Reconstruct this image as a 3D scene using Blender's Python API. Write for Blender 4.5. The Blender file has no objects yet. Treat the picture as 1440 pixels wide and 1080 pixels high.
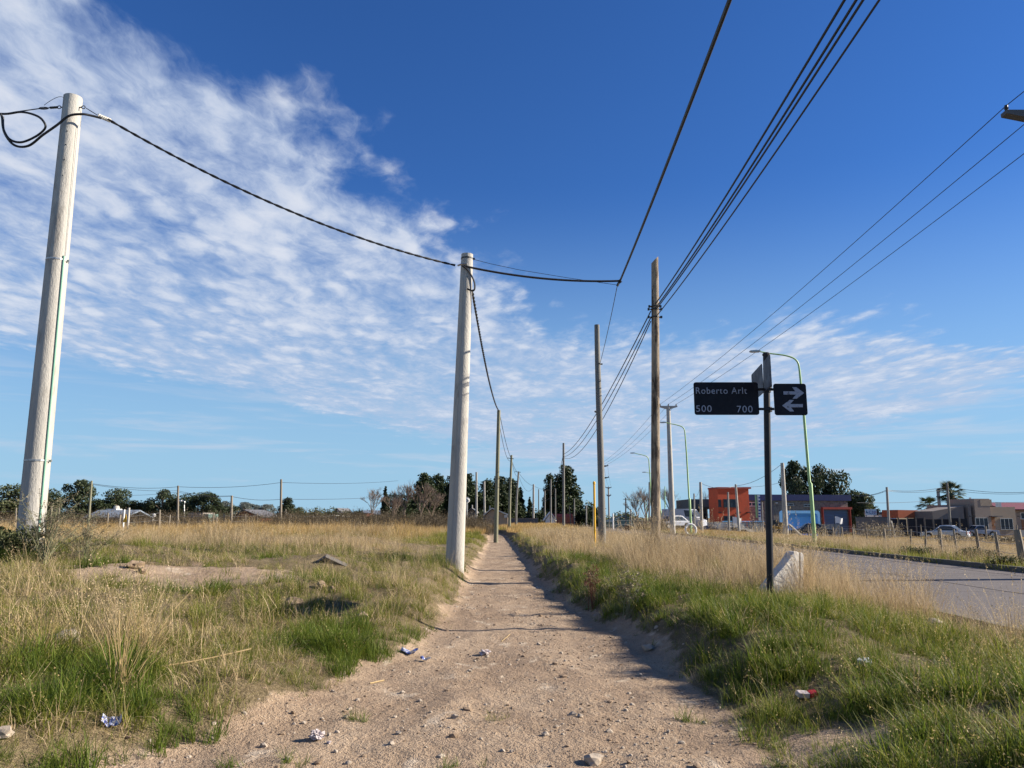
import bpy, math, random
import numpy as np
from mathutils import Vector, Matrix, Euler

rng = np.random.default_rng(7)
random.seed(7)
R = math.radians
scene = bpy.context.scene
COL = scene.collection

# ------------------------------------------------------------------ camera
CAM_H = 1.3
PITCH = R(9.87)
cam_d = bpy.data.cameras.new('camera')
cam_d.sensor_width = 36.0
cam_d.lens = 27.0
cam_d.clip_start = 0.1
cam_d.clip_end = 6000
cam = bpy.data.objects.new('camera', cam_d)
COL.objects.link(cam)
cam.location = (0, 0, CAM_H)
cam.rotation_euler = (R(90) + PITCH, 0, 0)
scene.camera = cam

# ------------------------------------------------------------------ light
SUN_EL, SUN_AZ = R(27), R(85)          # azimuth clockwise from +Y (view direction)
sun_vec = Vector((math.sin(SUN_AZ) * math.cos(SUN_EL), math.cos(SUN_AZ) * math.cos(SUN_EL), math.sin(SUN_EL)))
sl = bpy.data.lights.new('sun', 'SUN')
sl.energy = 5.0
sl.angle = R(0.53)
sl.color = (1.0, 0.90, 0.76)
so = bpy.data.objects.new('sun', sl)
COL.objects.link(so)
so.rotation_euler = (-sun_vec).to_track_quat('-Z', 'Y').to_euler()
so.location = sun_vec * 60

scene.view_settings.view_transform = 'Standard'
scene.view_settings.look = 'None'
scene.view_settings.exposure = 1.1
scene.view_settings.gamma = 1.0
scene.view_settings.use_curve_mapping = False
scene.render.engine = 'CYCLES'
scene.cycles.max_bounces = 6
scene.cycles.diffuse_bounces = 3
scene.cycles.transmission_bounces = 4
scene.cycles.transparent_max_bounces = 6


class NT:
    """small helper to write node trees as expressions"""
    def __init__(s, tree):
        s.t = tree
        s.n = tree.nodes
        s.l = tree.links

    def node(s, typ, **kw):
        nd = s.n.new(typ)
        for k, v in kw.items():
            setattr(nd, k, v)
        return nd

    def put(s, sock, v):
        if isinstance(v, bpy.types.NodeSocket):
            s.l.new(v, sock)
        elif v is not None:
            sock.default_value = v

    def m(s, op, a, b=None, c=None, clamp=False):
        nd = s.node('ShaderNodeMath', operation=op, use_clamp=clamp)
        s.put(nd.inputs[0], a)
        if b is not None: s.put(nd.inputs[1], b)
        if c is not None: s.put(nd.inputs[2], c)
        return nd.outputs[0]

    def smooth(s, x, lo, hi, a=0.0, b=1.0):
        nd = s.node('ShaderNodeMapRange', interpolation_type='SMOOTHSTEP')
        s.put(nd.inputs['Value'], x); s.put(nd.inputs['From Min'], lo); s.put(nd.inputs['From Max'], hi)
        s.put(nd.inputs['To Min'], a); s.put(nd.inputs['To Max'], b)
        return nd.outputs[0]

    def xyz(s, x, y, z):
        nd = s.node('ShaderNodeCombineXYZ')
        s.put(nd.inputs[0], x); s.put(nd.inputs[1], y); s.put(nd.inputs[2], z)
        return nd.outputs[0]

    def sep(s, v):
        nd = s.node('ShaderNodeSeparateXYZ'); s.put(nd.inputs[0], v)
        return nd.outputs

    def noise(s, vec, scale=5, detail=4, rough=.5, dist=0.0, lac=2.0):
        nd = s.node('ShaderNodeTexNoise')
        if vec is not None: s.put(nd.inputs['Vector'], vec)
        nd.inputs['Scale'].default_value = scale; nd.inputs['Detail'].default_value = detail
        nd.inputs['Roughness'].default_value = rough; nd.inputs['Distortion'].default_value = dist
        nd.inputs['Lacunarity'].default_value = lac
        return nd.outputs['Fac']

    def mix(s, f, a, b, mode='MIX'):
        nd = s.node('ShaderNodeMix', data_type='RGBA', blend_type=mode)
        s.put(nd.inputs[0], f)
        for k, v in ((6, a), (7, b)):
            if isinstance(v, tuple) and len(v) == 3: v = (*v, 1)
            s.put(nd.inputs[k], v)
        return nd.outputs[2]

    def scalev(s, v, sc):
        nd = s.node('ShaderNodeVectorMath', operation='MULTIPLY')
        s.put(nd.inputs[0], v); s.put(nd.inputs[1], sc)
        return nd.outputs[0]

    def ramp(s, f, stops):
        nd = s.node('ShaderNodeValToRGB')
        cr = nd.color_ramp
        while len(cr.elements) < len(stops): cr.elements.new(0.5)
        for e, (p, c) in zip(cr.elements, stops):
            e.position = p; e.color = (*c, 1)
        s.put(nd.inputs[0], f)
        return nd.outputs[0]


# ------------------------------------------------------------------ world: physical sky and a high cloud sheet
world = bpy.data.worlds.new('World')
scene.world = world
world.use_nodes = True
world.node_tree.nodes.clear()
w = NT(world.node_tree)
sky = w.node('ShaderNodeTexSky', sky_type='NISHITA')
sky.sun_disc = False
sky.sun_elevation = SUN_EL
sky.sun_rotation = SUN_AZ
sky.altitude = 100
sky.air_density = 1.0
sky.dust_density = 0.0
sky.ozone_density = 4.0
SKY_STRENGTH = 0.055
tc = w.node('ShaderNodeTexCoord')
dx, dy, dz = w.sep(tc.outputs['Generated'])
zc = w.m('MAXIMUM', dz, 0.012)
zz = w.m('ADD', zc, 0.012)
u = w.m('DIVIDE', dx, zz)
v = w.m('DIVIDE', dy, zz)
s_ = w.m('SUBTRACT', u, w.m('MULTIPLY', v, 0.38))           # across the cloud bands
t_ = w.m('ADD', v, w.m('MULTIPLY', u, 0.38))                # along them
pv = w.xyz(u, v, 0.0)
wob = w.m('SUBTRACT', w.noise(pv, 0.9, 3, .55), 0.5)
wob2 = w.m('SUBTRACT', w.noise(pv, 2.6, 4, .6), 0.5)
# main altocumulus band
sb = w.m('ADD', w.m('ADD', s_, w.m('MULTIPLY', wob, 1.1)), w.m('MULTIPLY', wob2, 0.7))
m1 = w.m('MULTIPLY', w.smooth(sb, -5.4, -3.7), w.smooth(sb, -1.55, -0.60, 1.0, 0.0))
# thinner veil, ahead and to the side
ub = w.m('ADD', u, w.m('ADD', w.m('MULTIPLY', wob, 2.4), w.m('MULTIPLY', wob2, 1.2)))
vb = w.m('ADD', v, w.m('MULTIPLY', wob, 2.0))
m2 = w.m('MULTIPLY', w.smooth(vb, 2.7, 4.6), w.m('MULTIPLY', w.smooth(ub, 3.0, 5.2, 1.0, 0.0), w.smooth(sb, -3.4, -2.0)))
mask = w.m('MAXIMUM', m1, m2)
# soft cells, bent by a slow swirl so that the rows do not run straight
swx = w.m('MULTIPLY', wob, 0.5)
cv = w.xyz(w.m('ADD', w.m('ADD', u, w.m('MULTIPLY', v, 0.06)), w.m('MULTIPLY', wob2, 0.16)), w.m('ADD', w.m('MULTIPLY', v, 0.50), w.m('MULTIPLY', wob, 0.30)), 0.0)
cells = w.noise(cv, 7.6, 2.0, .45, 0.2)
vor = w.node('ShaderNodeTexVoronoi', feature='SMOOTH_F1')
w.put(vor.inputs['Vector'], cv); vor.inputs['Scale'].default_value = 9.5; vor.inputs['Smoothness'].default_value = 0.6
puff = w.smooth(vor.outputs['Distance'], 0.05, 0.62, 1.0, 0.0)
fine = w.noise(cv, 27.0, 5, .65, 0.3)
broad = w.noise(cv, 2.0, 2, .5)
stre = w.noise(w.xyz(w.m('MULTIPLY', s_, 2.0), w.m('MULTIPLY', t_, 0.7), 3.3), 1.5, 5, .65, 0.5)
field = w.m('ADD', w.m('ADD', w.m('ADD', w.m('MULTIPLY', cells, 0.40), w.m('MULTIPLY', puff, 0.16)), w.m('MULTIPLY', fine, 0.28)), w.m('ADD', w.m('MULTIPLY', broad, 0.30), w.m('MULTIPLY', stre, 0.24)))
far_f = w.m('ADD', w.m('MULTIPLY', stre, 0.62), w.m('ADD', w.m('MULTIPLY', broad, 0.34), w.m('MULTIPLY', fine, 0.20)))
field = w.m('ADD', field, w.m('MULTIPLY', w.smooth(v, 3.0, 6.5, 0.0, 0.62), w.m('SUBTRACT', far_f, field)))
thr = w.m('SUBTRACT', 0.90, w.m('MULTIPLY', mask, 0.55))
cov = w.smooth(w.m('SUBTRACT', field, thr), 0.01, 0.38)
fade = w.smooth(mask, 0.0, 0.95)
cov = w.m('MULTIPLY', w.m('MULTIPLY', cov, fade), w.smooth(dz, 0.015, 0.09, 0.0, 0.90))
tone = w.smooth(field, 0.55, 0.90)
ccol = w.mix(tone, (3.9, 4.8, 6.5), (6.5, 6.85, 7.6))
hsv = w.node('ShaderNodeHueSaturation')
hsv.inputs['Saturation'].default_value = 1.12
w.l.new(sky.outputs[0], hsv.inputs['Color'])
tint = w.mix(1.0, hsv.outputs[0], (0.56, 0.79, 1.15), 'MULTIPLY')
# pale moist air low down, the same all round
veil = w.smooth(dz, 0.0, 0.42, 0.90, 0.0)
lowc = w.mix(veil, tint, (3.0, 5.0, 6.7))
# low streaks of cirrus near the horizon
lown = w.noise(w.xyz(w.m('MULTIPLY', dx, 2.2), w.m('MULTIPLY', dy, 2.2), w.m('MULTIPLY', dz, 26.0)), 2.2, 5, .6, .5)
low = w.m('MULTIPLY', w.smooth(lown, .48, .75), w.m('MULTIPLY', w.smooth(dz, .02, .06), w.smooth(dz, .10, .22, .55, 0.0)))
lowc = w.mix(low, lowc, (5.0, 5.6, 6.7))
skycol = w.mix(cov, lowc, ccol)
bg = w.node('ShaderNodeBackground')
w.put(bg.inputs[0], skycol)
bg.inputs[1].default_value = SKY_STRENGTH
wo = w.node('ShaderNodeOutputWorld')
w.l.new(bg.outputs[0], wo.inputs[0])

# ------------------------------------------------------------------ helpers
CP, SP = math.cos(PITCH), math.sin(PITCH)


def at(px, py, Y):
    """the point at forward distance Y that the photograph (1440 x 1080) shows at pixel px, py"""
    a = (px - 720) / 1080; b = (540 - py) / 1080
    t = Y / (CP - b * SP)
    return Vector((a * t, Y, CAM_H + (SP + b * CP) * t))


def gx(px, Y, py=745):
    return at(px, py, Y).x


def ground_at(px, py, z=0.2):
    a = (px - 720) / 1080; b = (540 - py) / 1080
    t = (z - CAM_H) / (SP + b * CP)
    return (a * t, (CP - b * SP) * t)


def sstep(x, a, b):
    t = np.clip((np.asarray(x, float) - a) / (b - a), 0, 1)
    return t * t * (3 - 2 * t)


_lat = np.random.default_rng(3).random((256, 256))


def vnoise(x, y):
    x = np.asarray(x, float); y = np.asarray(y, float)
    xi = np.floor(x).astype(int); yi = np.floor(y).astype(int)
    fx = x - xi; fy = y - yi
    fx = fx * fx * (3 - 2 * fx); fy = fy * fy * (3 - 2 * fy)
    g = lambda i, j: _lat[i % 256, j % 256]
    return (g(xi, yi) * (1 - fx) + g(xi + 1, yi) * fx) * (1 - fy) + (g(xi, yi + 1) * (1 - fx) + g(xi + 1, yi + 1) * fx) * fy


def fbm(x, y, o=4):
    r = 0; a = .5
    for k in range(o):
        r = r + a * vnoise(x * 2 ** k + 17 * k, y * 2 ** k + 31 * k); a *= .5
    return r / (1 - .5 ** o)


PY_ = [-10, 2, 4.3, 4.7, 5.5, 6.4, 7.1, 7.8, 10, 13, 19, 26, 34, 45, 55, 62, 75, 90]
PL_ = [-3.1, -2.8, -2.2, -1.92, -1.46, -1.36, -1.24, -.96, -.92, -.94, -1.0, -1.08, -1.2, -1.4, -1.7, -2.1, -4.4, -9]
PR_ = [1.9, 1.6, 1.40, 1.45, 1.48, 1.5, 1.5, 1.46, 1.2, .82, .62, .42, .2, -.1, -.4, -.9, -3.4, -8.2]


def path_edges(Y):
    return np.interp(Y, PY_, PL_), np.interp(Y, PY_, PR_)


ROAD_A, ROAD_B = 5.7, 12.0          # road edges at Y = 0, the road leans 0.0125 to the side
def rx(X, Y): return np.asarray(X) - 0.0125 * np.asarray(Y)


def path_d(X, Y):
    l, r = path_edges(Y)
    n = (fbm(X * 1.1 + 5, Y * 1.1, 3) - .5) * .42 + (fbm(X * 5, Y * 5, 2) - .5) * .16
    return np.maximum(l - X, X - r) + n


MOUNDS = [(-8.4, 14.0, 3.2, .30), (-3.5, 14.6, .9, .16), (-2.6, 10.6, .8, .12), (-4.2, 7.6, 1.0, .06), (-6.0, 9.5, 1.6, .12),
          (33.5, 60, 2.6, .75), (-7.5, 6.5, 2.0, .1)]


def hgt(X, Y):
    X = np.asarray(X, float); Y = np.asarray(Y, float)
    l, r = path_edges(Y)
    xl, xr = l - X, X - r
    z = np.zeros(np.broadcast(X, Y).shape)
    far = 1 - sstep(Y, 90, 160)
    # the worn path lies between two low banks
    z = z + sstep(xl, -.20, .50) * (.20 + .14 * sstep(Y, 8, 13)) * far + sstep(xl, .8, 5) * .18 * far
    rr = rx(X, Y)
    z = z + sstep(xr, -.18, .55 + .9 * (1 - sstep(Y, 4.8, 7))) * (.24 + .12 * sstep(Y, 5, 8)) * (1 - sstep(rr, 2.6 + 1.2 * sstep(Y, 7, 12), 5.4)) * far
    # road bed, verge beyond, field falling away slightly
    z = z - .14 * sstep(rr, 5.3, 5.7) * (1 - sstep(rr, 12.0, 12.2)) * (1 - sstep(Y, 150, 300))
    z = z + .07 * sstep(rr, 12.2, 13.4) * (1 - sstep(rr, 15, 18)) * far
    z = z - .95 * sstep(rr, 16, 36) * sstep(Y, 22, 66) * (1 - sstep(Y, 200, 400))
    near = np.exp(-np.clip(Y, 0, None) / 50)
    off = sstep(np.maximum(xl, xr), 0, .5) * (1 - sstep(rr, 4.6, 5.4) * (1 - sstep(rr, 12.3, 13)))
    z = z + off * near * ((fbm(X * .9, Y * .9, 4) - .5) * .26 + (fbm(X * 3.1, Y * 3.1, 3) - .5) * .09)
    ins = 1 - off
    roadm = sstep(rr, 5.2, 5.6) * (1 - sstep(rr, 12.1, 12.3))
    z = z + ins * near * (1 - roadm) * ((fbm(X * 2.3, Y * 1.6, 4) - .5) * .085 + (fbm(X * 9, Y * 9, 2) - .5) * .016)
    for mx, my, mr, mh in MOUNDS:
        z = z + mh * np.exp(-((X - mx) ** 2 + (Y - my) ** 2) / mr ** 2)
    return z


def gz(X, Y): return float(hgt(np.array([X]), np.array([Y]))[0])


# ------------------------------------------------------------------ mesh builder
class MB:
    def __init__(s):
        s.v = []; s.f = []; s.m = []; s.mi = 0

    def add(s, vs, fs):
        o = len(s.v)
        s.v += [tuple(p) for p in vs]
        s.f += [tuple(i + o for i in f) for f in fs]
        s.m += [s.mi] * len(fs)
        return s

    def box(s, c, d, rot=None, taper=1.0):
        x, y, z = d[0] / 2, d[1] / 2, d[2] / 2
        vs = [(-x, -y, -z), (x, -y, -z), (x, y, -z), (-x, y, -z),
              (-x * taper, -y * taper, z), (x * taper, -y * taper, z), (x * taper, y * taper, z), (-x * taper, y * taper, z)]
        if rot is not None:
            M = Euler(rot).to_matrix(); vs = [M @ Vector(p) for p in vs]
        vs = [(p[0] + c[0], p[1] + c[1], p[2] + c[2]) for p in vs]
        return s.add(vs, [(0, 3, 2, 1), (4, 5, 6, 7), (0, 1, 5, 4), (1, 2, 6, 5), (2, 3, 7, 6), (3, 0, 4, 7)])

    def bar(s, p, q, w, h=None):
        p = Vector(p); q = Vector(q); d = q - p
        h = h or w
        M = d.to_track_quat('Z', 'Y').to_matrix()
        vs = []
        for k in (p, q):
            for a, b in ((-1, -1), (1, -1), (1, 1), (-1, 1)):
                vs.append(k + M @ Vector((a * w / 2, b * h / 2, 0)))
        return s.add(vs, [(0, 3, 2, 1), (4, 5, 6, 7), (0, 1, 5, 4), (1, 2, 6, 5), (2, 3, 7, 6), (3, 0, 4, 7)])

    def tube(s, pts, r, n=8, cap=True):
        pts = [Vector(p) for p in pts]
        if not hasattr(r, '__len__'): r = [r] * len(pts)
        up = None
        rings = []
        for i, p in enumerate(pts):
            d = (pts[min(i + 1, len(pts) - 1)] - pts[max(i - 1, 0)]).normalized()
            if up is None:
                up = Vector((0, 0, 1)) if abs(d.z) < .9 else Vector((0, 1, 0))
            a = d.cross(up).normalized(); up = a.cross(d).normalized()
            rings.append([p + (a * math.cos(2 * math.pi * k / n) + up * math.sin(2 * math.pi * k / n)) * r[i] for k in range(n)])
        vs = [p for rg in rings for p in rg]
        fs = []
        for i in range(len(pts) - 1):
            for k in range(n):
                fs.append((i * n + k, i * n + (k + 1) % n, (i + 1) * n + (k + 1) % n, (i + 1) * n + k))
        if cap:
            fs.append(tuple(range(n))[::-1]); fs.append(tuple((len(pts) - 1) * n + k for k in range(n)))
        return s.add(vs, fs)

    def prism(s, poly, axis, a, b):
        """extrude a 2-D polygon along x, y or z from a to b"""
        f = {'x': lambda p, t: (t, p[0], p[1]), 'y': lambda p, t: (p[0], t, p[1]), 'z': lambda p, t: (p[0], p[1], t)}[axis]
        n = len(poly)
        vs = [f(p, a) for p in poly] + [f(p, b) for p in poly]
        fs = [tuple(range(n)), tuple(range(2 * n - 1, n - 1, -1))]
        fs += [(i, n + i, n + (i + 1) % n, (i + 1) % n) for i in range(n)]
        return s.add(vs, fs)

    def lathe(s, prof, n=16, c=(0, 0, 0), axis='z'):
        vs = []
        for r, z in prof:
            for k in range(n):
                a = 2 * math.pi * k / n
                p = (r * math.cos(a), r * math.sin(a), z)
                if axis == 'y': p = (p[0], p[2], p[1])
                if axis == 'x': p = (p[2], p[0], p[1])
                vs.append((p[0] + c[0], p[1] + c[1], p[2] + c[2]))
        fs = []
        for i in range(len(prof) - 1):
            for k in range(n):
                fs.append((i * n + k, i * n + (k + 1) % n, (i + 1) * n + (k + 1) % n, (i + 1) * n + k))
        fs.append(tuple(range(n))[::-1]); fs.append(tuple((len(prof) - 1) * n + k for k in range(n)))
        return s.add(vs, fs)

    def mesh(s, name, mats, smooth=False):
        me = bpy.data.meshes.new(name)
        me.from_pydata(s.v, [], s.f)
        for m_ in (mats if isinstance(mats, (list, tuple)) else [mats]): me.materials.append(m_)
        if any(s.m): me.polygons.foreach_set('material_index', s.m)
        bm = None
        if smooth:
            me.polygons.foreach_set('use_smooth', [True] * len(me.polygons))
            try: me.set_sharp_from_angle(angle=R(50))
            except Exception: pass
        me.update()
        return me

    def build(s, name, mats, parent=None, smooth=False, bevel=0):
        me = s.mesh(name, mats, smooth)
        o = bpy.data.objects.new(name, me)
        COL.objects.link(o)
        if parent is not None: o.parent = parent
        if bevel:
            import bmesh
            b = bmesh.new(); b.from_mesh(me)
            bmesh.ops.remove_doubles(b, verts=b.verts, dist=1e-5)
            bmesh.ops.recalc_face_normals(b, faces=b.faces)
            bmesh.ops.bevel(b, geom=[e for e in b.edges if len(e.link_faces) == 2 and e.calc_face_angle(0) > .5], offset=bevel, segments=2, affect='EDGES', profile=.6)
            b.to_mesh(me); b.free()
        else:
            import bmesh
            b = bmesh.new(); b.from_mesh(me); bmesh.ops.recalc_face_normals(b, faces=b.faces); b.to_mesh(me); b.free()
        return o


def tag(o, label=None, cat=None, group=None, kind=None):
    if label: o['label'] = label
    if cat: o['category'] = cat
    if group: o['group'] = group
    if kind: o['kind'] = kind
    return o


def thing(name, label, cat, loc=(0, 0, 0), rz=0.0, group=None):
    o = bpy.data.objects.new(name, None)
    o.empty_display_size = .3
    COL.objects.link(o)
    o.location = loc; o.rotation_euler = (0, 0, rz)
    return tag(o, label, cat, group)


def np_mesh(name, verts, faces, mat, attrs=None, smooth=False):
    """mesh from numpy arrays; faces: (n, 3) or (n, 4)"""
    me = bpy.data.meshes.new(name)
    verts = np.asarray(verts, np.float32); faces = np.asarray(faces, np.int32)
    k = faces.shape[1]
    me.vertices.add(len(verts)); me.vertices.foreach_set('co', verts.ravel())
    me.loops.add(faces.size); me.loops.foreach_set('vertex_index', faces.ravel())
    me.polygons.add(len(faces)); me.polygons.foreach_set('loop_start', np.arange(len(faces), dtype=np.int32) * k)
    for nm, a in (attrs or {}).items():
        at_ = me.attributes.new(nm, 'FLOAT', 'POINT'); at_.data.foreach_set('value', np.asarray(a, np.float32))
    if smooth: me.polygons.foreach_set('use_smooth', np.ones(len(faces), bool))
    if mat is not None: me.materials.append(mat)
    me.update(calc_edges=True); me.validate()
    return me


def link(name, me, parent=None):
    o = bpy.data.objects.new(name, me); COL.objects.link(o)
    if parent is not None: o.parent = parent
    return o


# ------------------------------------------------------------------ materials
def new_mat(name):
    m = bpy.data.materials.new(name); m.use_nodes = True
    t = NT(m.node_tree); t.n.clear()
    out = t.node('ShaderNodeOutputMaterial')
    b = t.node('ShaderNodeBsdfPrincipled')
    t.l.new(b.outputs[0], out.inputs[0])
    return m, t, b, out


def mat(name, col, rough=.8, var=.18, scale=3.0, bump=0.0, bscale=30, metal=0.0, dirt=None, stretch=(1, 1, 1), spec=.4, coord='Object', dscale=1.2, damt=(.5, .75)):
    m, t, b, out = new_mat(name)
    c = t.node('ShaderNodeTexCoord').outputs[coord]
    c = t.scalev(c, stretch)
    n = t.noise(c, scale, 5, .6)
    lo = tuple(x * (1 - var) for x in col); hi = tuple(min(1, x * (1 + var)) for x in col)
    k = t.mix(n, lo, hi)
    if dirt is not None:
        d = t.noise(c, dscale, 6, .65, .3)
        k = t.mix(t.smooth(d, *damt), k, dirt)
    t.put(b.inputs['Base Color'], k)
    rn = t.noise(c, scale * 2.3, 3, .5)
    t.put(b.inputs['Roughness'], t.smooth(rn, .2, .8, max(0.02, rough - .1), min(1, rough + .1)))
    b.inputs['Metallic'].default_value = metal
    b.inputs['Specular IOR Level'].default_value = spec
    if bump:
        bn = t.node('ShaderNodeBump'); bn.inputs['Strength'].default_value = bump; bn.inputs['Distance'].default_value = .02
        t.put(bn.inputs['Height'], t.noise(c, bscale, 5, .65))
        t.l.new(bn.outputs[0], b.inputs['Normal'])
    return m


def leaf_mat(name, lo, hi, dry=None, trans=.3, rough=.6, nscale=.35, drycut=(.5, .8)):
    """foliage: per-blade tint (attribute), per-plant random and broad patches over the ground"""
    m, t, b, out = new_mat(name)
    a = t.node('ShaderNodeAttribute', attribute_name='tint').outputs['Fac']
    oi = t.node('ShaderNodeObjectInfo').outputs['Random']
    pos = t.node('ShaderNodeNewGeometry').outputs['Position']
    pn = t.noise(pos, nscale, 3, .6)
    f = t.m('ADD', t.m('MULTIPLY', a, .55), t.m('ADD', t.m('MULTIPLY', oi, .2), t.m('MULTIPLY', pn, .35)))
    k = t.mix(t.smooth(f, .15, .9), lo, hi)
    if dry is not None:
        h = t.node('ShaderNodeAttribute', attribute_name='dryness').outputs['Fac']
        k = t.mix(t.smooth(t.m('ADD', h, t.m('MULTIPLY', t.m('SUBTRACT', oi, .5), .35)), *drycut), k, dry)
    t.put(b.inputs['Base Color'], k)
    b.inputs['Roughness'].default_value = rough
    b.inputs['Specular IOR Level'].default_value = .25
    tr = t.node('ShaderNodeBsdfTranslucent')
    t.put(tr.inputs[0], k)
    mx = t.node('ShaderNodeMixShader'); mx.inputs[0].default_value = trans
    t.l.new(b.outputs[0], mx.inputs[1]); t.l.new(tr.outputs[0], mx.inputs[2]); t.l.new(mx.outputs[0], out.inputs[0])
    return m


M = {}
M['concrete_pole'] = mat('pale_concrete', (.41, .39, .35), .85, .16, 2.0, .7, 40, dirt=(.23, .21, .185), stretch=(1, 1, .3), dscale=3.0, damt=(.50, .72))
M['concrete'] = mat('grey_concrete', (.30, .285, .26), .9, .15, 4, .4, 30, dirt=(.19, .18, .16))
M['wood_brown'] = mat('weathered_brown_wood', (.30, .235, .165), .9, .35, 6, .8, 25, dirt=(.07, .05, .035), stretch=(3, 3, .6), dscale=2.2, damt=(.44, .60))
M['wood_grey'] = mat('weathered_grey_wood', (.18, .175, .16), .9, .3, 6, .5, 25, dirt=(.09, .095, .085), stretch=(3, 3, .3), dscale=2.0, damt=(.5, .75))
M['wood_green'] = mat('greenish_treated_wood', (.20, .195, .13), .9, .25, 6, .4, 25, dirt=(.12, .115, .08), stretch=(3, 3, .3), dscale=2.0)
M['post_wood'] = mat('fence_post_wood', (.23, .195, .15), .9, .3, 5, .4, 25, dirt=(.10, .08, .06), stretch=(3, 3, .5))
M['cable'] = mat('black_cable', (.014, .014, .016), .5, .2, 20)
M['galv'] = mat('galvanised_steel', (.42, .42, .41), .45, .15, 8, metal=.8)
M['dark_metal'] = mat('dark_steel', (.05, .05, .05), .5, .3, 8, metal=.5)
M['black_paint'] = mat('black_paint', (.016, .016, .02), .55, .3, 6, dirt=(.05, .045, .05), damt=(.62, .8), spec=.3)
M['arm_shade_grey'] = mat('concrete_with_painted_shade', (.10, .10, .105), .9, .2, 4)  # concrete darkened in colour to stand for the arm's shaded face
M['rust'] = mat('rusty_steel', (.20, .09, .045), .9, .4, 8, .4)
M['sign_black'] = mat('black_sign_enamel', (.009, .010, .016), .6, .3, 9, dirt=(.025, .022, .025), damt=(.6, .78), dscale=6, spec=.2)
M['sign_back'] = mat('blue_grey_sign_back', (.026, .034, .058), .6, .2, 4, dirt=(.045, .045, .05), damt=(.6, .8), dscale=9)
M['green_lamp'] = mat('lime_green_paint', (.32, .50, .20), .45, .12, 3, dirt=(.24, .37, .16), spec=.5)
M['yellow'] = mat('yellow_paint', (.75, .42, .02), .55, .15, 5)
M['white'] = mat('white_paint', (.78, .77, .74), .6, .06, 4)
M['green_pipe'] = mat('green_conduit', (.16, .34, .25), .5, .15, 5)
M['tan_plastic'] = mat('pale_cap', (.55, .52, .46), .7)

# ================================================================== GROUND
def ground_material():
    m, t, b, out = new_mat('dry_earth')
    pos = t.node('ShaderNodeNewGeometry').outputs['Position']
    pm = t.node('ShaderNodeAttribute', attribute_name='trod').outputs['Fac']
    bare = t.node('ShaderNodeAttribute', attribute_name='bare').outputs['Fac']
    n1 = t.noise(pos, .8, 6, .6, .3); n2 = t.noise(pos, 6, 6, .65); n3 = t.noise(pos, 34, 4, .6)
    dirt = t.ramp(t.m('ADD', t.m('MULTIPLY', n1, .5), t.m('ADD', t.m('MULTIPLY', n2, .34), t.m('MULTIPLY', n3, .22))),
                  [(.30, (.215, .148, .096)), (.50, (.335, .243, .162)), (.66, (.425, .322, .225)), (.82, (.52, .425, .325))])
    grit = t.noise(pos, 120, 2, .5)
    dirt = t.mix(t.smooth(grit, .56, .72), dirt, (.46, .38, .29))
    dirt = t.mix(t.smooth(t.noise(pos, 75, 2, .5), .60, .72), dirt, (.15, .10, .07))
    pat = t.noise(t.scalev(pos, (1.0, .45, 1.0)), 1.7, 5, .62, .6)
    dirt = t.mix(t.smooth(pat, .40, .60, .85, 0.0), dirt, t.mix(.42, dirt, (.16, .112, .08)))
    dirt = t.mix(t.smooth(t.noise(t.scalev(pos, (1.0, .6, 1.0)), 3.1, 4, .6, .4), .58, .72), dirt, (.50, .41, .31))
    litter = t.ramp(t.m('ADD', t.m('MULTIPLY', n1, .45), t.m('ADD', t.m('MULTIPLY', n2, .35), t.m('MULTIPLY', n3, .25))),
                    [(.32, (.065, .052, .026)), (.5, (.13, .10, .055)), (.7, (.23, .18, .105))])
    # dead stems lie in all directions: two stretched grains
    g1 = t.noise(t.scalev(pos, (1, 6, 1)), 26, 3, .6); g2 = t.noise(t.scalev(pos, (6, 1, 1)), 26, 3, .6)
    litter = t.mix(t.smooth(t.m('MAXIMUM', g1, g2), .58, .72), litter, (.30, .24, .15))
    f = t.m('MAXIMUM', pm, bare)
    fe = t.smooth(t.m('ADD', f, t.m('MULTIPLY', t.m('SUBTRACT', n2, .5), .9)), .3, .7)
    t.put(b.inputs['Base Color'], t.mix(fe, litter, dirt))
    b.inputs['Roughness'].default_value = .95
    b.inputs['Specular IOR Level'].default_value = .15
    vo = t.node('ShaderNodeTexVoronoi'); t.put(vo.inputs['Vector'], pos); vo.inputs['Scale'].default_value = 42
    st = t.smooth(vo.outputs['Distance'], .1, .42, 1.0, 0.0)
    hgt_ = t.m('ADD', t.m('MULTIPLY', n3, .7), t.m('ADD', t.m('MULTIPLY', grit, .45), t.m('ADD', t.m('MULTIPLY', n2, 2.2), t.m('MULTIPLY', st, .12))))
    bn = t.node('ShaderNodeBump'); bn.inputs['Strength'].default_value = .9; bn.inputs['Distance'].default_value = .03
    t.put(bn.inputs['Height'], hgt_)
    t.l.new(bn.outputs[0], b.inputs['Normal'])
    return m


M['earth'] = ground_material()
# bare patches (x, y, rx, ry)
BARE = [(-4.5, 11.3, 1.9, 1.5), (1.75, 4.5, .4, .45), (-5.6, 5.6, .3, .25)]


def bare_f(X, Y):
    r = np.zeros(np.broadcast(X, Y).shape)
    for bx, by, ra, rb in BARE:
        d = np.hypot((X - bx) / ra, (Y - by) / rb) + (fbm(X * 3, Y * 3, 2) - .5) * .8
        r = np.maximum(r, 1 - sstep(d, .6, 1.1))
    return r


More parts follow.
